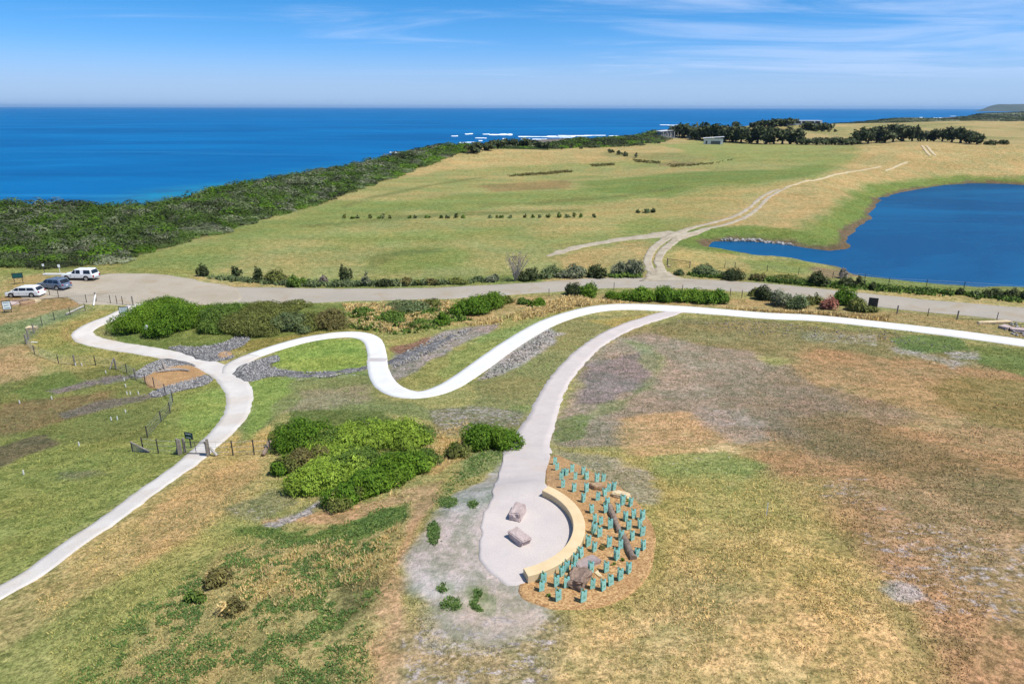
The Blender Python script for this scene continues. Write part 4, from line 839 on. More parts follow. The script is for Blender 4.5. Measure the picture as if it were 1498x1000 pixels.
stones(PP([(990,470),(1100,470),(1300,485),(1430,515),(1300,500),(1100,490)])[:, :2], 350, .08, cols=((120,112,106),(200,192,186)))
stones(PP([(1440,468),(1500,470),(1560,480),(1560,500),(1480,490)])[:, :2], 220, .16)
stones(PP([(1055,349),(1105,350),(1160,357),(1160,360),(1100,353),(1055,352)])[:, :2], 160, .35)
# ------------------------------------------------------------------ coastal scrub: one mass of low wind-cut bushes
def scrub(name, poly, world=True, hmul=1., pals=None, spc=2.7, lf=.8, clip=None, ll=.0014):
    P = poly; x0, y0 = P.min(0); x1, y1 = P.max(0); Vs = []; Cs = []
    pals = pals or ['deep','scg','greygreen','grey','scg','dark','deep','grey','scg','scg','greygreen','deep']
    pr = np.array([PAL[k] for k in pals]); cx_, cy_ = [], []
    y = y0
    while y < y1:
        sp_ = max(spc, (y) * .011); n = int((x1 - x0) / sp_); xs = x0 + (np.arange(n) + rng.random(n)) * sp_; ys = y + rng.random(n) * sp_; cx_.append(xs); cy_.append(ys); y += sp_ * .95
    x = np.concatenate(cx_); y = np.concatenate(cy_); k = (sd_poly(x, y, P) < .5) & (np.abs(np.arctan2(x, y)) < 1.0); x = x[k]; y = y[k]
    d = np.hypot(x, y); z = height(x, y); R_ = np.maximum(spc, d * .011) * rng.uniform(.55, 1.15, len(x)) * (.8 + .6 * fbm(x, y, 15, 71, 2))
    sel = (fbm(x, y, 22, 81, 3) * 1.5 - .25 + rng.normal(0, .07, len(x))).clip(0, .999); pi_ = (sel * len(pals)).astype(int)
    for r_i in range(0, len(x), 4000):
        s = slice(r_i, r_i + 4000); xx, yy, zz, rr, dd, pp = x[s], y[s], z[s], R_[s], d[s], pi_[s]
        lfz = np.maximum(.17, dd * ll) * lf; cnt = np.clip((4.6 * rr * rr / (lfz ** 2 * 2.4)), 12, 900).astype(int)
        I = np.repeat(np.arange(len(xx)), cnt); n = len(I); D = rng.normal(size=(n, 3)); D[:, 2] = np.abs(D[:, 2]) * 1.1 - .15; D /= np.linalg.norm(D, axis=1)[:, None]
        hz = (.8 + .3 * np.sin(xx * 12.9 + yy * 4.1)) * hmul * (.35 + .65 * sstep(-sd_poly(xx, yy, P), 0, 9)) * np.minimum(1.5, .55 + rr * .5)
        lump = fbm(xx[I] + D[:, 0] * rr[I], yy[I] + D[:, 1] * rr[I] + D[:, 2], 1.1, 99, 2) - .5; q = 1 + lump * .5
        Pp = np.stack([xx[I] + D[:, 0] * rr[I] * q, yy[I] + D[:, 1] * rr[I] * q, zz[I] + .25 + D[:, 2] * hz[I] * 1.5 * q], 1)
        Nn = D + rng.normal(size=(n, 3)) * .22; Nn[:, 2] += .45
        Vs.append(quads(Pp, Nn, lfz[I] * .85 * rng.uniform(.6, 1.3, n), 1.5, .3).astype(np.float32))
        base = pr[pp[I], (rng.random(n) > .6) * rng.integers(0, 3, n)] * rng.uniform(.88, 1.12, (n, 1)) * (.85 + .3 * np.sin(xx * 37.7 + yy * 17.3)[I])[:, None] * (1 + lump * .8)[:, None]
        Cs.append(np.repeat(base, 4, 0).astype(np.float32))
    print(name, len(x), sum(len(v) for v in Vs) // 4)
    return tag(leaf_obj(name, np.concatenate(Vs), np.concatenate(Cs)), kind='stuff')
scrub('coastal_scrub', SCR[(SCR[:, 0] > -900)])
hd = lambda pts, z=3.: plane(*np.array(pts, float).T, z)
scrub('coastal_scrub', PP([(800,218),(815,208),(840,206),(880,205),(940,199),(968,192),(972,204),(955,209),(930,213),(905,214),(860,216),(830,217)])[:, :2], hmul=1.9, pals=['moss','dark','tree','deep','dark'])
scrub('headland_scrub', hd([(1215,181),(1250,179.5),(1294,178),(1330,174.5),(1372,174),(1400,173),(1410,177),(1350,180),(1325,181.5),(1290,182)]), hmul=1.6, pals=['tree','dark','grey'], spc=6)
scrub('headland_scrub', hd([(1395,173),(1425,170.5),(1450,169),(1500,168),(1800,168),(1800,175),(1498,176.5),(1400,177)]), hmul=2.2, pals=['tree','dark','grey'], spc=6)
# ------------------------------------------------------------------ trees of the far windbreaks
def tree(px, py, wpx, hpx, label, group, pal='tree', zup=0., trunkpx=.16):
    g = PR(px, py)[0]; D = depth_of(g); wm = wpx * 1.6 * D / FPX / 2; hm = hpx * 1.12 * D / FPX; r_ = random.Random(int(px * 13 + py * 3))
    root = empty('tree', g, 0, label, 'tree', group); mb = MB(); lean = r_.uniform(-.4, .4)
    th = hm * trunkpx; mb.tube([(0, 0, -.5), (lean * .4, 0, th * .6), (lean, 0, hm * .7)], [wm * .11 + .1, wm * .08 + .08, .06], 6); bl = []
    for i in range(9):
        a_ = r_.uniform(0, 6.28); q = r_.uniform(.2, .6) if i else 0; bz = hm * r_.uniform(.3, .82); s = r_.uniform(.32, .52)
        bx = lean + math.cos(a_) * wm * q; by = math.sin(a_) * wm * q
        if i < 5: mb.tube([(lean * .3, 0, th * .6), (bx * .6, by * .6, bz * .75), (bx, by, bz)], [wm * .05 + .05, .06, .03], 5)
        bl.append((bx, by, bz, wm * s, wm * s, hm * r_.uniform(.2, .3), pal if r_.random() < .7 else 'dark'))
    mb.build('trunk', m_bark, root)
    V, Cc = crown(bl, max(.3, D * .0014), cover=1.1, low=-.9, rough_=.5, elong=1.5); leaf_obj('crown', V, Cc, root)
    return root
def row(spec, where, group, **k):
    for i, (x, y, wd, hg) in enumerate(spec): tree(x, y, wd, hg, ORD[i + 1] + ' tree from the left in ' + where, group, **k)
row([(987,200,18,14),(999,201,20,16),(1012,202,20,17),(1024,204,20,18),(1036,205,20,20),(1048,206,22,21),(1060,207,20,21),(1072,208,22,22),(1084,209,20,22),(1096,210,22,22),(1108,210,20,21),(1120,211,22,21),(1132,211,20,20),(1144,211,22,20),(1156,211,20,19),(1166,211,18,19)], 'the long dark windbreak behind the pale garage', 'windbreak behind the houses')
row([(1180,212,18,8),(1194,212,18,9),(1208,212,18,9),(1222,212,18,9),(1236,212,18,9),(1246,212,14,8)], 'the low hedge joining the two windbreaks', 'low hedge between the windbreaks', trunkpx=.1)
row([(1258,211,18,17),(1270,210,20,20),(1282,209,20,20),(1294,209,20,20),(1306,208,20,22),(1320,207,22,22),(1334,207,16,18),(1346,207,14,13),(1356,207,14,14),(1366,207,14,16),(1378,207,18,15),(1392,208,20,18),(1405,209,22,20),(1418,210,20,17),(1429,211,16,14)], 'the windbreak behind the tan hill', 'windbreak behind the tan hill')
row([(1112,186,14,8),(1124,186,16,9),(1136,185,14,9),(1147,184,14,8),(1158,183,12,9)], 'the clump left of the white roofed house', 'dune trees left of the white roof', trunkpx=.1)
row([(1180,189,14,9),(1190,190,14,8),(1200,190,14,8),(1210,189,12,7)], 'the clump right of the white roofed house', 'dune trees right of the white roof', trunkpx=.1)
row([(690,224,15,11),(702,222,15,12),(714,220,15,12),(728,218,16,12),(740,217,15,11),(752,217,15,11),(766,217,16,12),(780,217,15,10),(794,218,14,9)], 'the dark line along the dune crest', 'dark trees along the dune crest', trunkpx=.1)
row([(1076,187,10,8),(1100,186,10,5)], 'the gap between windbreak and dune clump', 'small far dune trees', trunkpx=.1)
# ------------------------------------------------------------------ far houses
m_wh = mat_var('white_render', (.74,.73,.70), (.66,.65,.63), 3, .7); m_gl = mat_var('window_glass', (.03,.04,.05), None, 2, .15, .6); m_rf = mat_var('pale_metal_roof', (.68,.69,.70), (.60,.61,.62), 1, .5)
m_conc = mat_var('grey_blockwork', (.30,.29,.27), None, 4, .85); m_door = mat_var('grey_garage_door', (.14,.145,.15), (.12,.125,.13), 3, .6)
def house(px, py, rz, L, Wd, hh, label, name, kind):
    g = PR(px, py)[0]; t = empty(name, g, rz, label, 'house')
    MB().box((0, 0, hh / 2 - .6), (L, Wd, hh + 1.2)).build('wall', m_wh if kind != 'glass' else m_conc, t)
    rf = MB()
    if kind == 'low':
        e = L / 2 + .6; f2 = Wd / 2 + .8; rf.add([(-e, -f2, hh - .3), (e, -f2, hh - .3), (e, f2, hh - .3), (-e, f2, hh - .3), (-e + 3, 0, hh + 2.6), (e - 3, 0, hh + 2.6)], [(0, 1, 5, 4), (2, 3, 4, 5), (1, 2, 5), (3, 0, 4), (3, 2, 1, 0)])
    else: rf.prism([(-L / 2 - .8, hh + .05), (L / 2 + .8, hh + (1.2 if kind != 'low' else .25)), (L / 2 + .8, hh + (1.5 if kind != 'low' else .5)), (-L / 2 - .8, hh + .35)], -Wd / 2 - .9, Wd / 2 + .9); rf.build('roof', m_rf, t)
    if kind == 'garage':
        d_ = MB().box((L * .12, -Wd / 2 - .03, 1.3), (L * .5, .1, 2.5))
        for k in range(4): d_.box((L * .12, -Wd / 2 - .1, .4 + k * .62), (L * .49, .05, .5))
        d_.build('garage_door', m_door, t)
        MB().box((-L * .36, -Wd / 2 - .03, 1.4), (1.2, .1, 2.3)).build('door', m_gl, t)
    else:
        for k in range(4 if kind != 'low' else 5):
            x = -L / 2 + L * (k + .7) / (4.4 if kind != 'low' else 5.4)
            f_ = MB().box((x, -Wd / 2 - .04, hh * .55), (L * .16, .12, hh * .62)).build('window', m_rf, t)
            MB().box((x, -Wd / 2 - .12, hh * .55), (L * .14, .06, hh * .56)).build('pane', m_gl, f_)
    if kind == 'glass':
        MB().box((0, -Wd / 2 - 2.2, -.3), (L * 1.05, 4, .35)).box((0, -Wd / 2 - 2.2, -1.3), (L * .95, 3.4, 1.8)).build('deck', m_conc, t)
        for k in range(5): MB().box((-L / 2 + L * k / 4, -Wd / 2 - 3.6, hh / 2), (.25, .25, hh)).build('post', m_wh, t)
    return t
house(974,201,R(18),14,8,4.8,'grey beach house with posts and a pale skillion roof above the shore','beach_house','glass')
house(1020,201,R(-14),18,7,3.6,'long low white house tucked between the beach house and garage','low_house','low')
house(1043,211,R(-14),14,8,4.2,'white garage with a wide dark door in front of the windbreak','garage','garage')
house(1175,182,R(-10),34,12,4.0,'far house with a long white roof on the dune among trees','dune_house','low')
# ------------------------------------------------------------------ surf, reef and far island
m_foam = mat_var('sea_foam', (.9,.92,.93), (.6,.72,.78), .3, .9, obj=False); m_reef = mat_var('rock_shelf', (.20,.155,.12), (.10,.09,.08), .12, .9, bmp=.1, obj=False)
def foam(x0, x1, y, th_, seed):
    th_ *= .62
    n = 60; xs = np.linspace(x0, x1, n); e = np.sin(np.linspace(0, math.pi, n)) ** .4; nz = (fbm(xs, xs * 0, (x1 - x0) * .06, seed, 3))
    a_ = plane(xs, y - th_ * e * (.25 + nz * .6) + (nz - .5) * .5, SEA); b_ = plane(xs, y + th_ * e * (.15 + fbm(xs, xs * 0 + 5, (x1 - x0) * .05, seed, 3) * .6), SEA); m_ = (a_ + b_) / 2
    V = np.concatenate([np.c_[a_, np.full(n, SEA + .05)], np.c_[m_, np.full(n, SEA + .7)], np.c_[b_, np.full(n, SEA + .05)]]); i_ = np.arange(n - 1)
    F = np.concatenate([np.stack([i_ + k * n, i_ + k * n + 1, i_ + (k + 1) * n + 1, i_ + (k + 1) * n], 1) for k in (0, 1)])[:, ::-1]
    tag(mesh_np('sea_foam', V, F, m_foam, smooth=True), kind='stuff')
for i, q in enumerate([(715,750,197,4),(680,692,196,2.4),(660,670,199,1.6),(672,698,209,2.6),(570,590,224,2.6),(735,740,203,1.2),(700,706,206,1),(758,842,200.5,2.4),(800,866,199,1.6),(762,800,204,1.6),(965,992,183,1.4),(648,672,217,1.2),(706,716,196.5,1.2),(600,640,221,.7),(1365,1378,172.5,1),(1345,1350,172,1),(1390,1400,170,.6),(820,905,198.6,.9),(640,662,214,.8),(695,712,202,1),(620,655,219,.8)]):
    a0_, b0_, y0_, t0_ = q; r_ = random.Random(i); x_ = a0_
    while x_ < b0_ - 2:
        ln = min(b0_ - x_, r_.uniform(4, 15) + (b0_ - a0_) * .12); foam(x_, x_ + ln, y0_ + r_.uniform(-.5, .5) * (1 if y0_ > 180 else .2), t0_ * r_.uniform(.35, 1.1), i * 31 + int(x_)); x_ += ln * r_.uniform(.7, 1.25)
def reef(pts, z=SEA + .25):
    P_ = plane(*np.array(pts, float).T, z); c0 = P_.mean(0); S = spline(np.concatenate([P_, P_[:1]]), 8)[:-1]; S = c0 + (S - c0) * (1 + .25 * (fbm(S[:, 0], S[:, 1], 25, 4, 3) - .5))[:, None]; n = len(S)
    V = np.concatenate([np.c_[c0 + (S - c0) * k, np.full(n, zz)] for k, zz in ((1, SEA - .5), (.93, z), (.5, z + .3), (.02, z + .3))]); idx = np.arange(4 * n).reshape(4, n); nx = np.roll(idx, -1, 1)
    F = np.stack([idx[:-1], nx[:-1], nx[1:], idx[1:]], -1).reshape(-1, 4); o = mesh_np('rock_shelf', V, F, m_reef)
    if (S[:, 0] * np.roll(S[:, 1], -1) - S[:, 1] * np.roll(S[:, 0], -1)).sum() < 0: o.data.flip_normals()
    tag(o, kind='structure')
reef([(790,203.5),(830,202),(900,202),(945,200),(930,206),(860,212),(790,214),(740,214)]); reef([(640,222),(700,214),(720,216),(650,226)]); reef([(945,193),(972,189.5),(990,190),(960,195)]); reef([(1370,172.3),(1420,170.4),(1440,171),(1400,174)])
m_isl = mat_var('far_island', (.05,.07,.04), (.09,.09,.06), .002, .9, obj=False)
xs = np.linspace(1425, 1700, 60); V = []
for k, (dd, hf) in enumerate(((9800, 0), (10200, .8), (10700, 1), (11500, 0))):
    for x in xs:
        t = (x - 1425) / 275; hh = (sstep(np.array(t), 0, .14) * 95 * (1 - .25 * t) + 20 * fbm(np.array([x]), np.array([k * 7.]), 18, 8, 3)[0] * min(1, t * 12)) * hf
        r = ray(x, 157.5); r = r / r[1]; V.append((r[0] * dd, dd, SEA - 1 + hh))
idx = np.arange(240).reshape(4, 60); F = np.stack([idx[:-1, :-1], idx[:-1, 1:], idx[1:, 1:], idx[1:, :-1]], -1).reshape(-1, 4)
tag(mesh_np('far_hills', np.array(V), F, m_isl, smooth=True), kind='structure')
# ------------------------------------------------------------------ lookout: seat wall, boulders, logs
m_wall = mat_var('cream_rendered_wall', C(246,220,176), C(236,208,162), 1.2, .8, bmp=.004)
tp = plane([800,820,837,847,841,821,796,772], [716,723,741,765,790,813,827,836], PP([(835,775)])[0, 2] + .38)
A_ = np.c_[2 * tp, np.ones(len(tp))]; sol = np.linalg.lstsq(A_, (tp ** 2).sum(1), rcond=None)[0]; wc = sol[:2]; wr = math.sqrt(sol[2] + (wc ** 2).sum())
an = np.unwrap(np.arctan2(tp[:, 1] - wc[1], tp[:, 0] - wc[0])); print('wall', wc, wr, an)
ang = np.linspace(an[0] + .04, an[-1] - .02, 72); ww = .27; top = float(np.mean(height(wc[0] + wr * np.cos(ang), wc[1] + wr * np.sin(ang)))) + .38
prof = [(-ww, -1.2), (-ww, -.02), (-ww + .02, 0), (ww - .02, 0), (ww, -.02), (ww, -1.2)]
V = [(wc[0] + (wr + dr) * math.cos(a_), wc[1] + (wr + dr) * math.sin(a_), top + dz) for a_ in ang for dr, dz in prof]; n = len(ang); k = 6
F = [(i * k + j, i * k + j + 1, (i + 1) * k + j + 1, (i + 1) * k + j) for i in range(n - 1) for j in range(k - 1)] + [tuple(range(k)), tuple(range((n - 1) * k + k - 1, (n - 1) * k - 1, -1))]
MBw = MB(); MBw.add(V, F); tag(MBw.build('seat_wall', m_wall), 'curved cream rendered seat wall around the lookout paving', 'wall')
def rock(name, px, py, dims, rz, mat, label, seed, cuts=14, sink=.08, cat='boulder', tilt=0., lump=.10, sub=3, blocky=1.):
    g = PR(px, py)[0]; bm = bmesh.new(); bmesh.ops.create_cube(bm, size=1.); r_ = random.Random(seed)
    for v in bm.verts: v.co += Vector([r_.uniform(-.13, .13) for _ in range(3)])
    bmesh.ops.bevel(bm, geom=bm.edges[:], offset=.07 + .1 * (1 - blocky), segments=2, affect='EDGES'); bmesh.ops.subdivide_edges(bm, edges=bm.edges[:], cuts=sub, use_grid_fill=True)
    bmesh.ops.triangulate(bm, faces=bm.faces[:])
    for v in bm.verts:
        a_ = np.array([v.co.x * 2.2 + seed]); b_ = np.array([v.co.y * 2.2 + v.co.z * 1.7]); k = float(fbm(a_, b_, .5, seed, 4)[0] - .5) * lump * 2
        v.co += v.co.normalized() * k; v.co = Vector((v.co.x * dims[0], v.co.y * dims[1], v.co.z * dims[2]))
    me = bpy.data.meshes.new(name); bm.to_mesh(me); bm.free(); me.materials.append(mat); o = bpy.data.objects.new(name, me); col.objects.link(o)
    o.location = (g[0], g[1], g[2] + dims[2] * .5 - sink); o.rotation_euler = (tilt, 0, rz); return tag(o, label, cat)
m_pink = mat_var('pinkish_granite', C(214,194,188), C(184,162,156), 2.2, .85, bmp=.04, bs=7, fine=14); m_tan = mat_var('tan_sandstone', C(196,164,130), C(156,120,92), 2, .85, bmp=.05, fine=10)
m_cream = mat_var('cream_limestone', C(240,218,178), C(214,186,142), 2, .85, bmp=.05, fine=10); m_flat = mat_var('purple_grey_slab', C(190,170,166), C(160,140,138), 2, .85, bmp=.02, fine=14)
m_brownrock = mat_var('brown_rock', C(168,142,124), C(112,94,84), 3, .85, bmp=.08, fine=8)
rock('boulder', 757, 755, (.58,.95,.5), R(-20), m_pink, 'rectangular pinkish boulder seat on the paving, the one nearer the path', 3)
rock('boulder', 759, 790, (.62,.98,.46), R(38), m_pink, 'angled pinkish boulder seat on the paving, the one nearer the camera', 8)
rock('boulder', 873, 715, (.6,.5,.36), R(20), m_tan, 'small tan boulder at the back of the mulch bed', 5)
rock('boulder', 909, 727, (.9,.6,.34), R(-30), m_cream, 'cream boulder at the back right edge of the mulch bed', 11, blocky=.4)
rock('boulder', 861, 823, (1.05,.62,.22), R(25), m_flat, 'flat purple grey slab in the mulch bed behind the wall end', 7, tilt=R(-6))
rock('boulder', 846, 851, (.8,.95,.48), R(-25), m_brownrock, 'big rough brown rock at the front of the mulch bed', 14, lump=.22)
rock('boulder', 875, 840, (.18,.34,.14), R(25), m_cream, 'small whitish stone between the flat slab and the guards', 19, cat='stone')
m_log = mat_var('grey_brown_log', C(168,146,130), C(112,98,90), 4, .9, bmp=.05, fine=12)
def log(name, pts, r0, r1, mat, label, rz=0, rough_=.18, cat='log', seed=1):
    W_ = PP(pts); S = spline(W_, .12); S[:, 2] = height(S[:, 0], S[:, 1]) + r0 * .8; n = len(S); rad = np.linspace(r0, r1, n) * (1 + rough_ * (fbm(np.arange(n) * .3, np.arange(n) * 0., 1, seed, 3) - .5) * 3)
    rad[0] *= .8; S = S - W_[0]; k = 12; V, F = tube_v(S, rad, k)
    jit_ = (fbm(V[:, 0] * 6 + V[:, 2] * 5, V[:, 1] * 6, 1, seed, 3) - .5) * r0 * .6; V[:, 2] += jit_; V[:, 0] += jit_ * .7
    mb = MB(); mb.add(V, [tuple(f) for f in F] + [tuple(range(k - 1, -1, -1)), tuple(range(n * k - k, n * k))]); o = mb.build(name, mat, smooth=False, loc=W_[0]); return tag(o, label, cat)
log('log', [(891,742),(896,756),(902,770),(906,780)], .15, .12, m_log, 'brown fallen log half in the mulch bed, upper of two in line', seed=3)
log('log', [(910,783),(916,796),(921,808),(927,819)], .12, .17, m_log, 'grey split log in the mulch bed, lower of two in line', seed=9)
dw = log('driftwood', [(242,544),(252,543),(264,542.5),(277,544)], .22, .10, m_deadwood, 'bleached driftwood trunk with a root end on the orange mulch pit', seed=5)
g0 = Vector(PR(242, 544)[0]); mb = MB()
for ax, ay, az in ((-.9,.2,.5),(-.5,.6,1.0),(-.8,-.5,.1),(-.2,.1,1.1),(-.3,.9,.4)): mb.tube([(.1, 0, .2), (ax * .6, ay * .5, az * .7 + .1), (ax, ay, az + .1)], [.16, .1, .03], 6)
mb.build('root', m_deadwood, dw)
# small live plants among the guards
for i, (x, y, s, pl, lb) in enumerate([(880,805,13,'brown','small brownish plant behind the flat slab in the mulch bed'),(812,832,9,'moss','small green plant at the foot of the wall near its lower end'),(898,828,9,'moss','small green plant at the right of the flat slab'),(911,822,8,'deep','small deep green plant right of the one beside the slab'),(802,874,8,'moss','small pale plant at the lower left of the mulch bed'),(888,738,9,'moss','small green sprout left of the cream boulder'),(918,734,7,'deep','small green sprout in front of the cream boulder'),(855,700,7,'moss','small sprout behind the wall top in the mulch bed')]):
    shrub(x, y, s, s * .6, pl, lb, name='seedling', lobes=3, leaf=.035, cat='plant')
# ------------------------------------------------------------------ teal plant guards
m_guard, nt, b = mat_new('teal_guard_plastic'); p = pos(nt, obj=True); c = mixc(nt, ramp(nt, noise(nt, p, 3., 3), .3, .7), (.52,.93,.86), (.72,.97,.93))
nt.links.new(c, b.inputs['Base Color']); b.inputs['Roughness'].default_value = .45; b.inputs['Specular IOR Level'].default_value = .35
tr = nt.nodes.new('ShaderNodeBsdfTranslucent'); nt.links.new(c, tr.inputs[0]); mx = nt.nodes.new('ShaderNodeMixShader'); mx.inputs[0].default_value = .6
o_ = [n for n in nt.nodes if n.type == 'OUTPUT_MATERIAL'][0]; nt.links.new(b.outputs[0], mx.inputs[1]); nt.links.new(tr.outputs[0], mx.inputs[2]); nt.links.new(mx.outputs[0], o_.inputs[0])
m_stake = mat_var('hardwood_stake', (.42,.30,.18), None, 6, .85)
def guard_proto():
    t = empty('plant_guard', (0, 0, 0)); h_ = .45; w_ = .10
    cs = [(math.cos(a_) * w_ * 1.35, math.sin(a_) * w_ * 1.35) for a_ in (R(90), R(210), R(330))]; mb = MB(); th = .006
    for i in range(3):                         # three corrugated faces, each with a notch cut in its top edge
        (x0, y0), (x1, y1) = cs[i], cs[(i + 1) % 3]; P = lambda u, z, o=0.: (x0 + (x1 - x0) * u + (y1 - y0) * o, y0 + (y1 - y0) * u - (x1 - x0) * o, z)
        for o in (0., -.04):
            seq = [P(0, 0, o), P(1, 0, o), P(1, h_, o), P(.68, h_ + .0, o), P(.62, h_ - .06, o), P(.38, h_ - .06, o), P(.32, h_ + .0, o), P(0, h_, o)]
            mb.add(seq, [(0, 1, 2, 3, 4, 5, 6, 7)] if o == 0 else [(7, 6, 5, 4, 3, 2, 1, 0)])
    me = bpy.data.meshes.new('sleeve'); me.from_pydata(mb.v, [], mb.f); me.materials.append(m_guard); s = bpy.data.objects.new('sleeve', me); col.objects.link(s); s.parent = t
    MB().box((cs[0][0], cs[0][1] * .7, .24), (.02, .02, .46)).build('stake', m_stake, t); MB().box((cs[1][0] * .7, cs[1][1] * .6, .24), (.02, .02, .46)).build('stake', m_stake, t)
    V, Cc = crown([(0, 0, .2, .07, .07, .22, 'deep')], .02, cover=.6); leaf_obj('seedling', V, Cc, t)
    return t
GZ = [(505,150),(517,182),(553,212),(569,214),(600,193),(618,236),(541,236),(549,281),(612,303),(663,208),(683,236),(682,306),(740,250),(775,248),(665,361),(745,352),(786,328),(805,303),(835,296),(799,385),(790,421),(860,421),(885,378),(930,386),(712,421),(729,472),(764,487),(815,509),(903,467),(948,451),(1000,461),(983,506),(918,514),(995,550),(722,537),(755,556),(940,576),(875,572),(874,625),(690,609),(725,640),(808,613),(853,685),(1004,629),(963,673),(636,666),(611,706),(608,758),(544,775),(534,731),(424,795),(429,861),(512,833),(569,840),(706,761),(792,754),(920,760),(870,798),(818,828),(776,858),(714,847),(662,921),(522,913)]
GP = [(680 + x / 3.847, 640 + y / 3.847) for x, y in GZ]
def near_word(x, y):
    W_ = [((855,770),'the outer side of the curved wall'),((803,705),'the upper end of the curved wall'),((775,855),'the lower end of the curved wall'),((873,712),'the small tan boulder'),((909,725),'the cream boulder'),((897,755),'the upper log'),((920,800),'the lower log'),((861,822),'the flat purple grey slab'),((846,850),'the big brown rock'),((803,672),'the top corner of the mulch bed'),((945,760),'the right edge of the mulch bed'),((880,884),'the bottom edge of the mulch bed'),((845,690),'the top edge of the mulch bed')]
    (a_, b_), n_ = min(W_, key=lambda q: math.hypot(q[0][0] - x, (q[0][1] - y) * 1.0)); return n_, a_, b_
groups_ = {}
for i, (x, y) in enumerate(GP): groups_.setdefault(near_word(x, y - 6)[0], []).append(i)
GL = {}
for nm_, ids in groups_.items():
    ids.sort(key=lambda i: GP[i][1])
    for r_i, i in enumerate(ids): GL[i] = ('the only teal plant guard near ' + nm_) if len(ids) == 1 else (ORD[r_i + 1] + ' teal guard down, of ' + str(['zero','one','two','three','four','five','six','seven','eight','nine','ten','eleven'][len(ids)]) + ' by ' + nm_)
gp = guard_proto(); parts_ = list(gp.children); gpos = PP(GP)
for i, g in enumerate(gpos):
    dv = g[:2] - wc; dn = np.linalg.norm(dv)
    if dn < wr + ww + .17: g[:2] = wc + dv / dn * (wr + ww + .17)
    if i == 0: o = gp
    else:
        o = gp.copy(); col.objects.link(o)
        for ch in parts_: c_ = ch.copy(); col.objects.link(c_); c_.parent = o
    s = random.uniform(.92, 1.12); o.location = g + np.array([0, 0, -.02 + .05]); o.rotation_euler = (random.uniform(-.06, .06), random.uniform(-.08, .08), random.uniform(.3, .85)); o.scale = (s, s, s * random.uniform(.92, 1.1))
    tag(o, GL[i], 'plant guard', 'teal plant guards in the mulch bed')
# ------------------------------------------------------------------ posts, fences, gates, signs
m_post = mat_var('grey_timber_post', (.26,.235,.20), (.17,.15,.13), 5, .9); m_steel = mat_var('dark_steel_post', (.07,.065,.06), None, 5, .6); m_wire = mat_var('galvanised_wire', (.33,.33,.33), None, 5, .5, .5)
m_paint = mat_var('white_painted_timber', (.76,.75,.72), (.66,.65,.62), 5, .7); m_pole = mat_var('pale_weathered_timber', (.46,.43,.39), (.34,.31,.28), 5, .85)
def fence(pts, hgt, label, wires=4, thick=(), mesh=False, wr_=.012, pr_=.045):
    W_ = PP(pts); t = empty('fence', W_[0], 0, label, 'fence')
    for i, q in enumerate(W_):
        th = .09 if i in thick else pr_; MB().tube([(0, 0, -.3), (0, 0, hgt + (.12 if i in thick else 0))], th, 6).build('post', m_post if i in thick else m_steel, t, loc=Vector(q - W_[0]))
    mb = MB()
    for k in range(wires):
        z = hgt * (k + .7) / wires
        for a_, b_ in zip(W_[:-1], W_[1:]): mb.tube([a_ - W_[0] + np.array([0, 0, z]), b_ - W_[0] + np.array([0, 0, z])], wr_, 3)
    if mesh:
        for a_, b_ in zip(W_[:-1], W_[1:]):
            n = max(2, int(np.linalg.norm(b_ - a_) / .5))
            for k in range(1, n): q = a_ + (b_ - a_) * k / n - W_[0]; mb.tube([q, q + np.array([0, 0, hgt])], .006, 3)
    mb.build('wire', m_wire, t); return t
fence([(73,432),(86,435),(127,443),(141,441),(162,444),(171.5,445),(180,446),(195,447)], 1.25, 'wire fence along the near edge of the car park', 5, (3, 7), True)
fence([(125,455),(103,461),(80,468),(62,476),(50,487),(42,496),(39,503)], 1.1, 'curving wire netting fence on the left, uphill of the grey path', 5, (4, 5), True)
fence([(39,503),(51,518),(86,532),(110,534),(140,534),(170,540),(186,546),(199,555),(213,561),(226,567),(242,577),(253,588)], 1.1, 'wire fence running from the left bend down to the orange mulch pit', 4, (0, 3, 5, 7), True)
fence([(253,588),(249,604),(236,617),(216,640)], 1.0, 'short netting fence below the orange mulch pit', 4, (), True)
fence([(210,660),(232,663),(262,665)], 1.15, 'short wire fence left of the path gate', 3, (2,), True)
fence([(306,666),(341,666),(372,665),(396,664)], 1.15, 'wire fence right of the path gate, ending at the thicket', 3, (0,), True)
fence([(1060,392),(1075,392),(1122,397),(1168,401),(1218,407),(1265,410),(1300,416),(1355,419),(1410,422),(1498,428)], 1.1, 'post and wire fence along the lagoon side of the road', 3, ())
fence([(803,434),(898,424),(998,428),(1068,433),(1085,436)], 1.2, 'fence posts half hidden behind the shrubs south of the road', 1, ())
fence([(1312,459),(1357,462),(1400,467),(1458,468)], 1.05, 'timber posted wire fence beside the road at the right', 3, (0, 2))
fence([(1395,193),(1440,196),(1498,192)], 1.3, 'faint far fence crossing the tan paddock', 1, ()) 
def prop(name, pa, za, pb, zb, r, mat, label, cat):
    a_ = PR(*pa)[0]; b_ = PR(*pb)[0]; mb = MB(); mb.tube([(0, 0, za), tuple(b_ - a_ + np.array([0, 0, zb]))], r, 8); return tag(mb.build(name, mat, loc=a_), label, cat)
prop('timber_pole', (97,461), .15, (123,449), .15, .13, m_pole, 'pale timber pole lying in the grass beside the car park fence', 'pole')
prop('brace_post', (137,448), .1, (142,443), 1.2, .09, m_paint, 'white leaning brace post at the car park fence', 'post')
prop('brace_post', (301,664), 1.0, (318,667), .05, .09, m_pole, 'pale diagonal brace right of the path gate', 'post')
prop('brace_post', (258,664), .05, (265,662), 1.0, .08, m_post, 'dark diagonal brace left of the path gate', 'post')
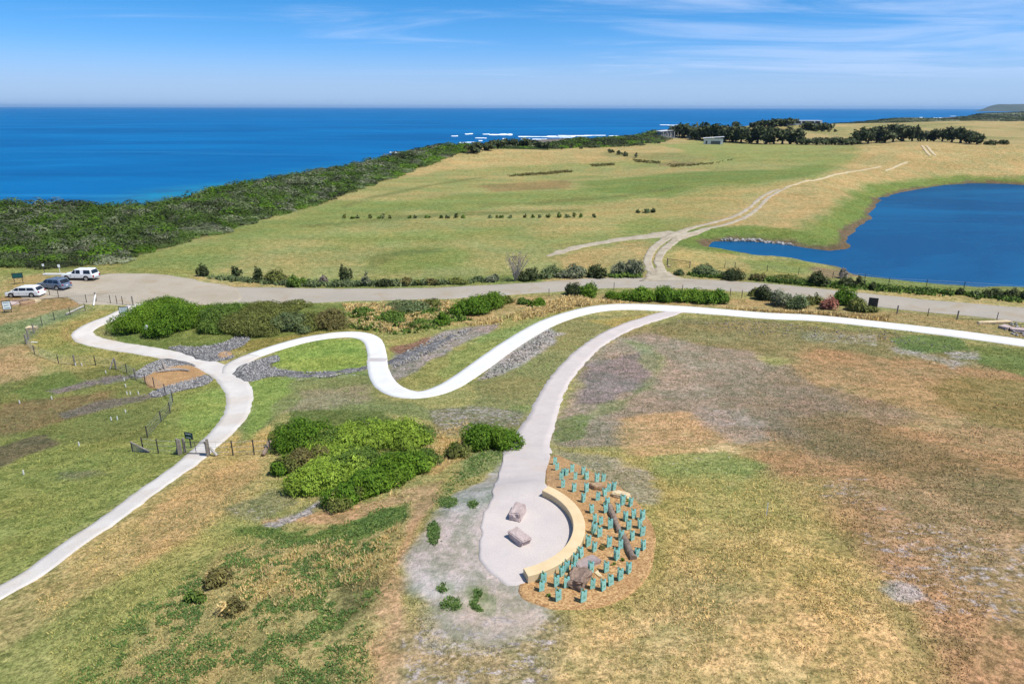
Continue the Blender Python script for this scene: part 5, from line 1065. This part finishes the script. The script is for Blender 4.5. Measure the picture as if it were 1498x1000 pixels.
prop('brace_post', (161,541), .05, (169,537), 1.1, .07, m_post, 'dark diagonal brace in the fence above the wet hollow', 'post')
prop('timber_pole', (385,667), .1, (397,660), .8, .14, m_log, 'thick dark timber leaning at the left edge of the foreground thicket', 'pole')
prop('timber_pole', (48,511), .9, (57,511), .9, .06, m_paint, 'short white rail on the fence bend at the left', 'pole')
# fallen gate wing, path gate with green sign
a0 = PR(194, 660)[0]; g1_ = Vector(PR(219, 662)[0] - a0); t = empty('netting_wing', a0, 0, 'collapsed wedge of grey fence netting left of the path gate', 'netting')
MB().tube([(0, 0, .75), tuple(g1_ + Vector((0, 0, .1)))], .06, 6).tube([(0, 0, 0), (0, 0, .8)], .05, 6).build('frame', m_post, t)
mb = MB()
for k in range(9): u = k / 8; mb.tube([tuple(g1_ * u), tuple(g1_ * u + Vector((0, 0, .75 - .65 * u)))], .014, 3); mb.tube([(0, 0, .08 * k), tuple(g1_ + Vector((0, 0, .02 + .01 * k)))], .014, 3)
mb.build('netting', m_wire, t)
a0 = PR(272, 664)[0]; b0 = Vector(PR(303, 665)[0] - a0); t = empty('path_gate', a0, 0, 'low wire gate across the grey path', 'gate')
mb = MB(); mb.tube([(0, 0, .1), (0, 0, .95)], .03, 6).tube([(0, 0, .95), tuple(b0 + Vector((0, 0, .95)))], .025, 6).tube([(0, 0, .12), tuple(b0 + Vector((0, 0, .12)))], .025, 6).tube([tuple(b0 + Vector((0, 0, .1))), tuple(b0 + Vector((0, 0, .95)))], .03, 6).tube([tuple(b0 * .5 + Vector((0, 0, .1))), tuple(b0 * .5 + Vector((0, 0, .95)))], .02, 6); mb.build('frame', m_steel, t)
mb = MB(); [mb.tube([(0, 0, z), tuple(b0 + Vector((0, 0, z)))], .01, 3) for z in (.3, .48, .66, .82)]; mb.build('wire', m_wire, t)
for q, lb in (((265,664), 'thick grey gate post left of the path gate'), ((271,662), 'second thick grey post close beside the path gate'), ((304,667), 'dark timber gate post right of the grey path')):
    tag(MB().tube([(0, 0, -.3), (0, 0, 1.15)], .1, 8).build('gate_post', m_post, loc=PR(*q)[0]), lb, 'post')
m_black = mat_var('black_panel', (.02,.023,.025), (.03,.035,.035), 3, .5, .4); m_green = mat_var('green_sign_panel', C(24,84,86), C(30,96,96), 3, .4, .4); m_blue = mat_var('blue_sign_print', C(70,120,150), C(150,180,190), 14, .4, .4); m_face = mat_var('white_sign_face', (.72,.76,.76), (.62,.68,.69), 9, .4)
def sign(px, py, w_, h_, z0, rz, label, face, frame, posts=2, tilt=0., printing=None, rows=0):
    g = PR(px, py)[0]; t = empty('sign', g, rz, label, 'sign')
    for k in range(posts): x = (-w_ * .38 + w_ * .76 * k) if posts == 2 else 0; MB().box((x, .05, (z0 + h_ * .6) / 2 - .15), (.07, .07, z0 + h_ * .6 + .3)).build('post', frame, t)
    o = MB().box((0, 0, z0 + h_ / 2), (w_, .05, h_)).build('board', frame, t); f_ = MB().box((0, -.035, z0 + h_ / 2), (w_ * .86, .014, h_ * .82)).build('face', face, t)
    if printing:
        mb = MB()
        for k in range(rows): mb.box((-.02 * w_ * (k % 2), -.048, z0 + h_ * (.78 - .56 * k / max(1, rows - 1))), (w_ * (.66 - .12 * (k % 2)), .01, h_ * .07))
        mb.build('printing', printing, t)
    for ch in t.children:
        if ch.name.startswith(('board', 'face', 'printing')): pass
    return t
sign(279,655,.72,.5,.75,R(-18),'green sign with white lines on the path gate','' and None or m_green,m_steel,1,printing=m_face,rows=2)
sign(183,466,1.15,.95,.7,R(12),'white faced notice board in a dark frame at the head of the grey path',m_face,m_black,2,printing=m_blue,rows=3)
sign(12,457,1.0,1.3,.35,R(30),'dark framed information panel near the left edge below the parked cars',m_face,m_black,2,printing=m_blue,rows=3)
sign(28,415,1.4,.8,.9,R(28),'dark green sign at the edge of the car park above the white wagon',m_green,m_black,2)
sign(1275,456,1.15,1.5,.45,R(-25),'black signboard standing at the right end of the mixed shrub clump',m_black,m_black,2)
sign(66,402,.35,.5,1.4,R(20),'small pale sign on a dark post behind the parked cars, left of two',m_face,m_steel,1)
sign(88,399,.35,.5,.9,R(20),'small white sign behind the parked ute, right of two',m_face,m_paint,1)
g = PR(217, 494)[0]; t = empty('marker_post', g, 0, 'dark trail marker post with a white top in front of the thicket', 'post'); MB().box((0, 0, .5), (.14, .14, 1.2)).build('post', m_black, t); MB().box((0, -.02, 1.35), (.3, .12, .55), 0, R(20)).build('cap', m_paint, t)
tag(MB().box((0, 0, .12), (3.4, .5, .24)).build('timber_edge', m_paint, loc=PR(79,402)[0]), 'white timber edge between the two small signs', 'timber')
# white items caught on the fence and little white stakes
rock('limestone_block', 47, 482, (1.2,.7,.45), R(10), m_cream, 'white block by the left fence posts', 33, cat='stone')
for i, (x, y, dx, dz, lb) in enumerate([(30,437,1.6,.5,'grey timber plank end nearest the white wagon'),(40,439,1.8,.5,'brown timber stack right below the white wagon'),(20,439,1.4,.5,'dark rubble heap left of the timber stack'),(52,436,1.2,.35,'pale stone slab at the right of the timber stack')]):
    rock('rubble', x, y + 6, (dx, .9, dz), R(20 + 25 * i), (m_brownrock, m_tan, m_pink, m_cream)[i], lb, 50 + i, cat='rubble')
for i, (x, y) in enumerate(sorted([(155,546),(182,557),(184,566),(186,577),(191,577),(203,577),(76,584),(29,590),(163,615),(172,614),(184,604),(235,614),(116,652),(35,694),(120,535),(111,535)])):
    g = PR(x, y)[0]; tag(MB().box((0, 0, .18), (.07, .07, .34), taper=.85).build('plant_stake', m_paint, loc=g), ORD[i + 1] + ' small white stake from the left in the grassy hollow by the left fence', 'stake', 'small white stakes in the wet hollow')
tag(MB().tube([(0, 0, -.1), (0, 0, .7)], .02, 5).build('plant_stake', m_paint, loc=PR(1121,754)[0]), 'single thin white stake standing in the open grass at the right', 'stake')
# farm gate by the track and culvert
a0 = PR(976, 388)[0]; b0 = Vector(PR(1009, 392)[0] - a0); t = empty('farm_gate', a0, 0, 'dark metal rail gate standing open right of the dirt track', 'gate')
MB().tube([(0, 0, -.2), (0, 0, 1.3)], .1, 8).build('post', m_post, t); MB().tube([tuple(b0 + Vector((0, 0, -.2))), tuple(b0 + Vector((0, 0, 1.2)))], .08, 8).build('post', m_post, t)
mb = MB(); mb.tube([(0, 0, 1.15), tuple(b0 + Vector((0, 0, 1.1)))], .05, 5)
for z in (.3, .6, .85): mb.tube([(0, 0, z), tuple(b0 + Vector((0, 0, z)))], .02, 4)
mb.build('rail', m_steel, t); rock('stone', 979, 391, (.5,.4,.45), 0, m_cream, 'white stone at the foot of the farm gate post', 71, cat='stone')
# culvert strip across the white path and end block
ribbon('path_joint', [(538.5,527,1.15),(566,527,1.15)], m_soil('damp_concrete', (214,206,204), (204,196,192), .4, 12, .004), .085, .2, .0, 1.)
for i, (x, y, dx, dy, rz, lb) in enumerate([(1452,473,4.5,.7,R(6),'long white concrete kerb beside the road at the right edge'),(1470,480,1.2,1.0,R(30),'grey rubble block just below the white kerb at the right'),(1488,484,1.6,1.1,R(-20),'grey rubble block nearest the right edge below the road')]):
    rock('concrete_block', x, y, (dx, dy, .4), rz, m_cream if i == 0 else m_pink, lb, 60 + i, cat='block', lump=.04)
# tiny boat near the horizon
bx = plane([948], [159.3], SEA)[0]; t = empty('boat', (bx[0], bx[1], SEA), R(70), 'tiny white boat on the sea near the horizon', 'boat')
MB().prism([(-14, .2), (13, .2), (19, 5), (-15, 4)], -4, 4).build('hull', m_wh, t); MB().box((-4, 0, 7), (12, 6, 6), taper=.8).build('cabin', m_wh, t); MB().tube([(0, 0, 9), (0, 0, 20)], .5, 5).build('mast', m_wh, t)
# ------------------------------------------------------------------ vehicles
m_tyre = mat_var('tyre_rubber', (.015,.015,.016), None, 5, .8); m_rim = mat_var('alloy_rim', (.55,.56,.58), None, 5, .35, .5, .6); m_glass = mat_var('tinted_glass', (.012,.015,.02), (.02,.024,.03), 2, .08, .6)
m_red = mat_var('tail_lamp_red', (.35,.02,.02), None, 5, .3, .5); m_lampw = mat_var('headlamp', (.6,.62,.65), None, 5, .15, .6)
def paint(name, c_, metal=0.): return mat_var(name, c_, tuple(v * .96 for v in c_), 1, .28, .5, metal)
def car(px, py, rz, kind, pm, label):
    """built nose towards +x"""
    g = PR(px, py)[0]; t = empty('car', g, rz, label, 'car')
    L, Wd, hb, ht = {'wagon': (4.75, 1.84, .92, 1.52), 'suv': (4.8, 1.88, .98, 1.66), 'ute': (5.25, 1.9, 1.08, 1.84)}[kind]; l = L / 2; w2 = Wd / 2; cl = .22 if kind == 'wagon' else .3 if kind == 'suv' else .38
    if kind == 'wagon': low_ = [(-l, cl + .08), (-l - .02, .62), (-l + .06, hb), (-.4, hb + .02), (1.25, hb - .02), (l - .35, .74), (l, .52), (l - .02, cl + .05)]; gh = [(-l + .1, hb), (-l + .42, ht - .06), (-l + .9, ht), (.1, ht), (.75, ht - .12), (1.6, hb - .04)]
    elif kind == 'suv': low_ = [(-l, cl + .1), (-l - .02, .7), (-l + .04, hb), (-.4, hb + .02), (1.1, hb + .0), (l - .3, .86), (l, .62), (l - .02, cl + .05)]; gh = [(-l + .08, hb), (-l + .5, ht - .08), (-l + .95, ht), (.1, ht), (.55, ht - .1), (1.3, hb)]
    else: low_ = [(-l, cl + .18), (-l, hb - .04), (-l + .04, hb), (-.4, hb), (1.2, hb + .02), (l - .25, 1.0), (l, .78), (l - .02, cl + .05)]; gh = [(-l + .05, hb), (-l + .28, ht - .08), (-l + .5, ht), (-.95, ht), (-.9, ht - .07), (-.7, ht - .04), (.35, ht - .05), (1.15, hb)]
    def loft(prof, secs, name, mat, par, bev=0):
        V = []; F = []; n = len(prof)
        for y, k, zc in secs: V += [((x * k), y, zc + (z - zc) * (1 if k == 1 else (.985 + .015 * k))) for x, z in prof]
        for s_ in range(len(secs) - 1):
            for j in range(n): F.append((s_ * n + j, s_ * n + (j + 1) % n, (s_ + 1) * n + (j + 1) % n, (s_ + 1) * n + j))
        F += [tuple(range(n)), tuple(range((len(secs) - 1) * n + n - 1, (len(secs) - 1) * n - 1, -1))]
        return MB().add(V, F).build(name, mat, par, bevel=bev)
    body = loft(low_, [(-w2, .965, cl), (-w2 + .07, 1, cl), (w2 - .07, 1, cl), (w2, .965, cl)], 'body', pm, t, .025)
    # cabin tapers inwards to the roof
    mb = MB(); n = len(gh); V = []
    for sgn in (-1, 1):
        for x, z in gh: V.append((x, sgn * (w2 - .05 - (z - hb) * .28), z + .004))
    mb.add(V, [tuple(range(n)), tuple(range(2 * n - 1, n - 1, -1))] + [(i, i + n, (i + 1) % n + n, (i + 1) % n) for i in range(n)]); cab = mb.build('cabin', pm, t, bevel=.02)
    def side_glass(x0, x1, sgn, rake0=0., rake1=0.):
        z0 = hb + .07; z1 = ht - .13; y = lambda z: sgn * (w2 - .05 - (z - hb) * .28 + .012)
        V = [(x0, y(z0), z0), (x1, y(z0), z0), (x1 + rake1, y(z1), z1), (x0 + rake0, y(z1), z1)]; V2 = [(a_, b_ - sgn * .03, c_) for a_, b_, c_ in V]
        MB().add(V + V2, [(0, 1, 2, 3), (7, 6, 5, 4), (0, 4, 5, 1), (1, 5, 6, 2), (2, 6, 7, 3), (3, 7, 4, 0)]).build('side_window', m_glass, t)
    SG = {'wagon': [(.35, 1.28, -.0, -.62), (-.72, .28, 0, 0), (-1.95, -.8, .3, 0)], 'suv': [(.22, 1.02, 0, -.42), (-.8, .14, 0, 0), (-1.95, -.88, .32, 0)], 'ute': [(.2, .88, 0, -.45), (-.62, .12, .05, 0), (-2.3, -1.15, .16, 0)]}[kind]
    for sgn in (-1, 1):
        for x0, x1, r0, r1 in SG: side_glass(x0, x1, sgn, r0, r1)
    def pane(a_, b_, wi, wj, name, off=.015):      # a_ lower (x,z), b_ upper
        dx, dz = b_[0] - a_[0], b_[1] - a_[1]; L_ = math.hypot(dx, dz); nx, nz = (-dz / L_, dx / L_); s = 1 if (nx > 0) == (a_[0] > 0) else -1; ox, oz = nx * s * off, nz * s * off
        V = [(a_[0] + ox, -wi, a_[1] + oz), (a_[0] + ox, wi, a_[1] + oz), (b_[0] + ox, wj, b_[1] + oz), (b_[0] + ox, -wj, b_[1] + oz)]; V2 = [(x - ox * 2.5, y, z - oz * 2.5) for x, y, z in V]
        MB().add(V + V2, [(0, 1, 2, 3), (7, 6, 5, 4), (0, 4, 5, 1), (1, 5, 6, 2), (2, 6, 7, 3), (3, 7, 4, 0)]).build(name, m_glass, t)
    lerp = lambda p_, q_, u: (p_[0] + (q_[0] - p_[0]) * u, p_[1] + (q_[1] - p_[1]) * u)
    pane(lerp(gh[-1], gh[-2], .1), lerp(gh[-1], gh[-2], .92), w2 - .18, w2 - .32, 'windscreen'); pane(lerp(gh[0], gh[1], .12), lerp(gh[0], gh[1], .95), w2 - .16, w2 - .3, 'rear_window')
    wr__ = .34 if kind == 'wagon' else .37 if kind == 'suv' else .4
    for wx in (l - .92, -l + (.95 if kind != 'ute' else 1.12)):
        for sgn in (-1, 1):
            arch = MB().tube([(wx, sgn * (w2 - .18), wr__ + .02), (wx, sgn * (w2 + .004), wr__ + .02)], wr__ + .07, 20).build('wheel_arch', m_tyre, t)
            wh = MB().tube([(wx, sgn * (w2 - .24), wr__), (wx, sgn * (w2 + .02), wr__)], wr__, 22).build('wheel', m_tyre, t); MB().tube([(wx, sgn * (w2 - .05), wr__), (wx, sgn * (w2 + .035), wr__)], wr__ * .64, 16).build('rim', m_rim, wh)
    for sgn in (-1, 1):
        MB().box((-l + .0, sgn * (w2 - .2), hb - .12 if kind != 'ute' else hb - .3), (.1, .3, .16 if kind != 'ute' else .36)).build('tail_lamp', m_red, t)
        MB().box((l - .14, sgn * (w2 - .26), .68 if kind != 'ute' else .9), (.2, .36, .14)).build('headlamp', m_lampw, t)
        MB().box((.95 if kind == 'wagon' else .8, sgn * (w2 + .09), hb + .06), (.12, .2, .14)).build('mirror', pm, t)
        for x0 in (-.76, .3): MB().box((x0, sgn * (w2 + .0005), .62), (.015, .012, .5)).build('door_seam', m_tyre, t)
    MB().box((-l - .03, 0, cl + .16), (.16, Wd * .92, .2)).build('rear_bumper', pm if kind != 'ute' else m_rim, t); MB().box((-l - .02, 0, hb - .28), (.05, .4, .12)).build('number_plate', m_face, t)
    if kind == 'suv':
        for sgn in (-1, 1): MB().tube([(-1.7, sgn * .56, ht + .06), (.1, sgn * .56, ht + .06)], .025, 5).build('roof_rail', m_rim, t)
        for x in (-1.3, -.2): MB().box((x, 0, ht + .09), (.07, 1.25, .04)).build('roof_bar', m_steel, t)
    return t
car(38,433,R(180+2),'wagon',paint('white_car_paint',(.78,.78,.77)),'white low wagon parked nearest the left edge of the car park')
car(80,422,R(180-14),'suv',paint('blue_grey_car_paint',(.20,.25,.33),.3),'blue grey wagon with roof bars parked between the two white vehicles')
car(119,409,R(180-4),'ute',paint('bright_white_car_paint',(.82,.82,.82)),'white double cab ute with a canopy parked at the right of the row')
# ------------------------------------------------------------------ the air between here and the far hills
m_haze = bpy.data.materials.new('sea_air'); m_haze.use_nodes = True; nt = m_haze.node_tree; nt.nodes.clear()
o_ = nt.nodes.new('ShaderNodeOutputMaterial'); v_ = nt.nodes.new('ShaderNodeVolumePrincipled'); nt.links.new(v_.outputs[0], o_.inputs['Volume'])
v_.inputs['Color'].default_value = (.42, .68, 1, 1); v_.inputs['Density'].default_value = 2.4e-5; v_.inputs['Anisotropy'].default_value = .1
tag(MB().box((0, 0, 75), (200000, 200000, 180)).build('haze', m_haze), kind='stuff')
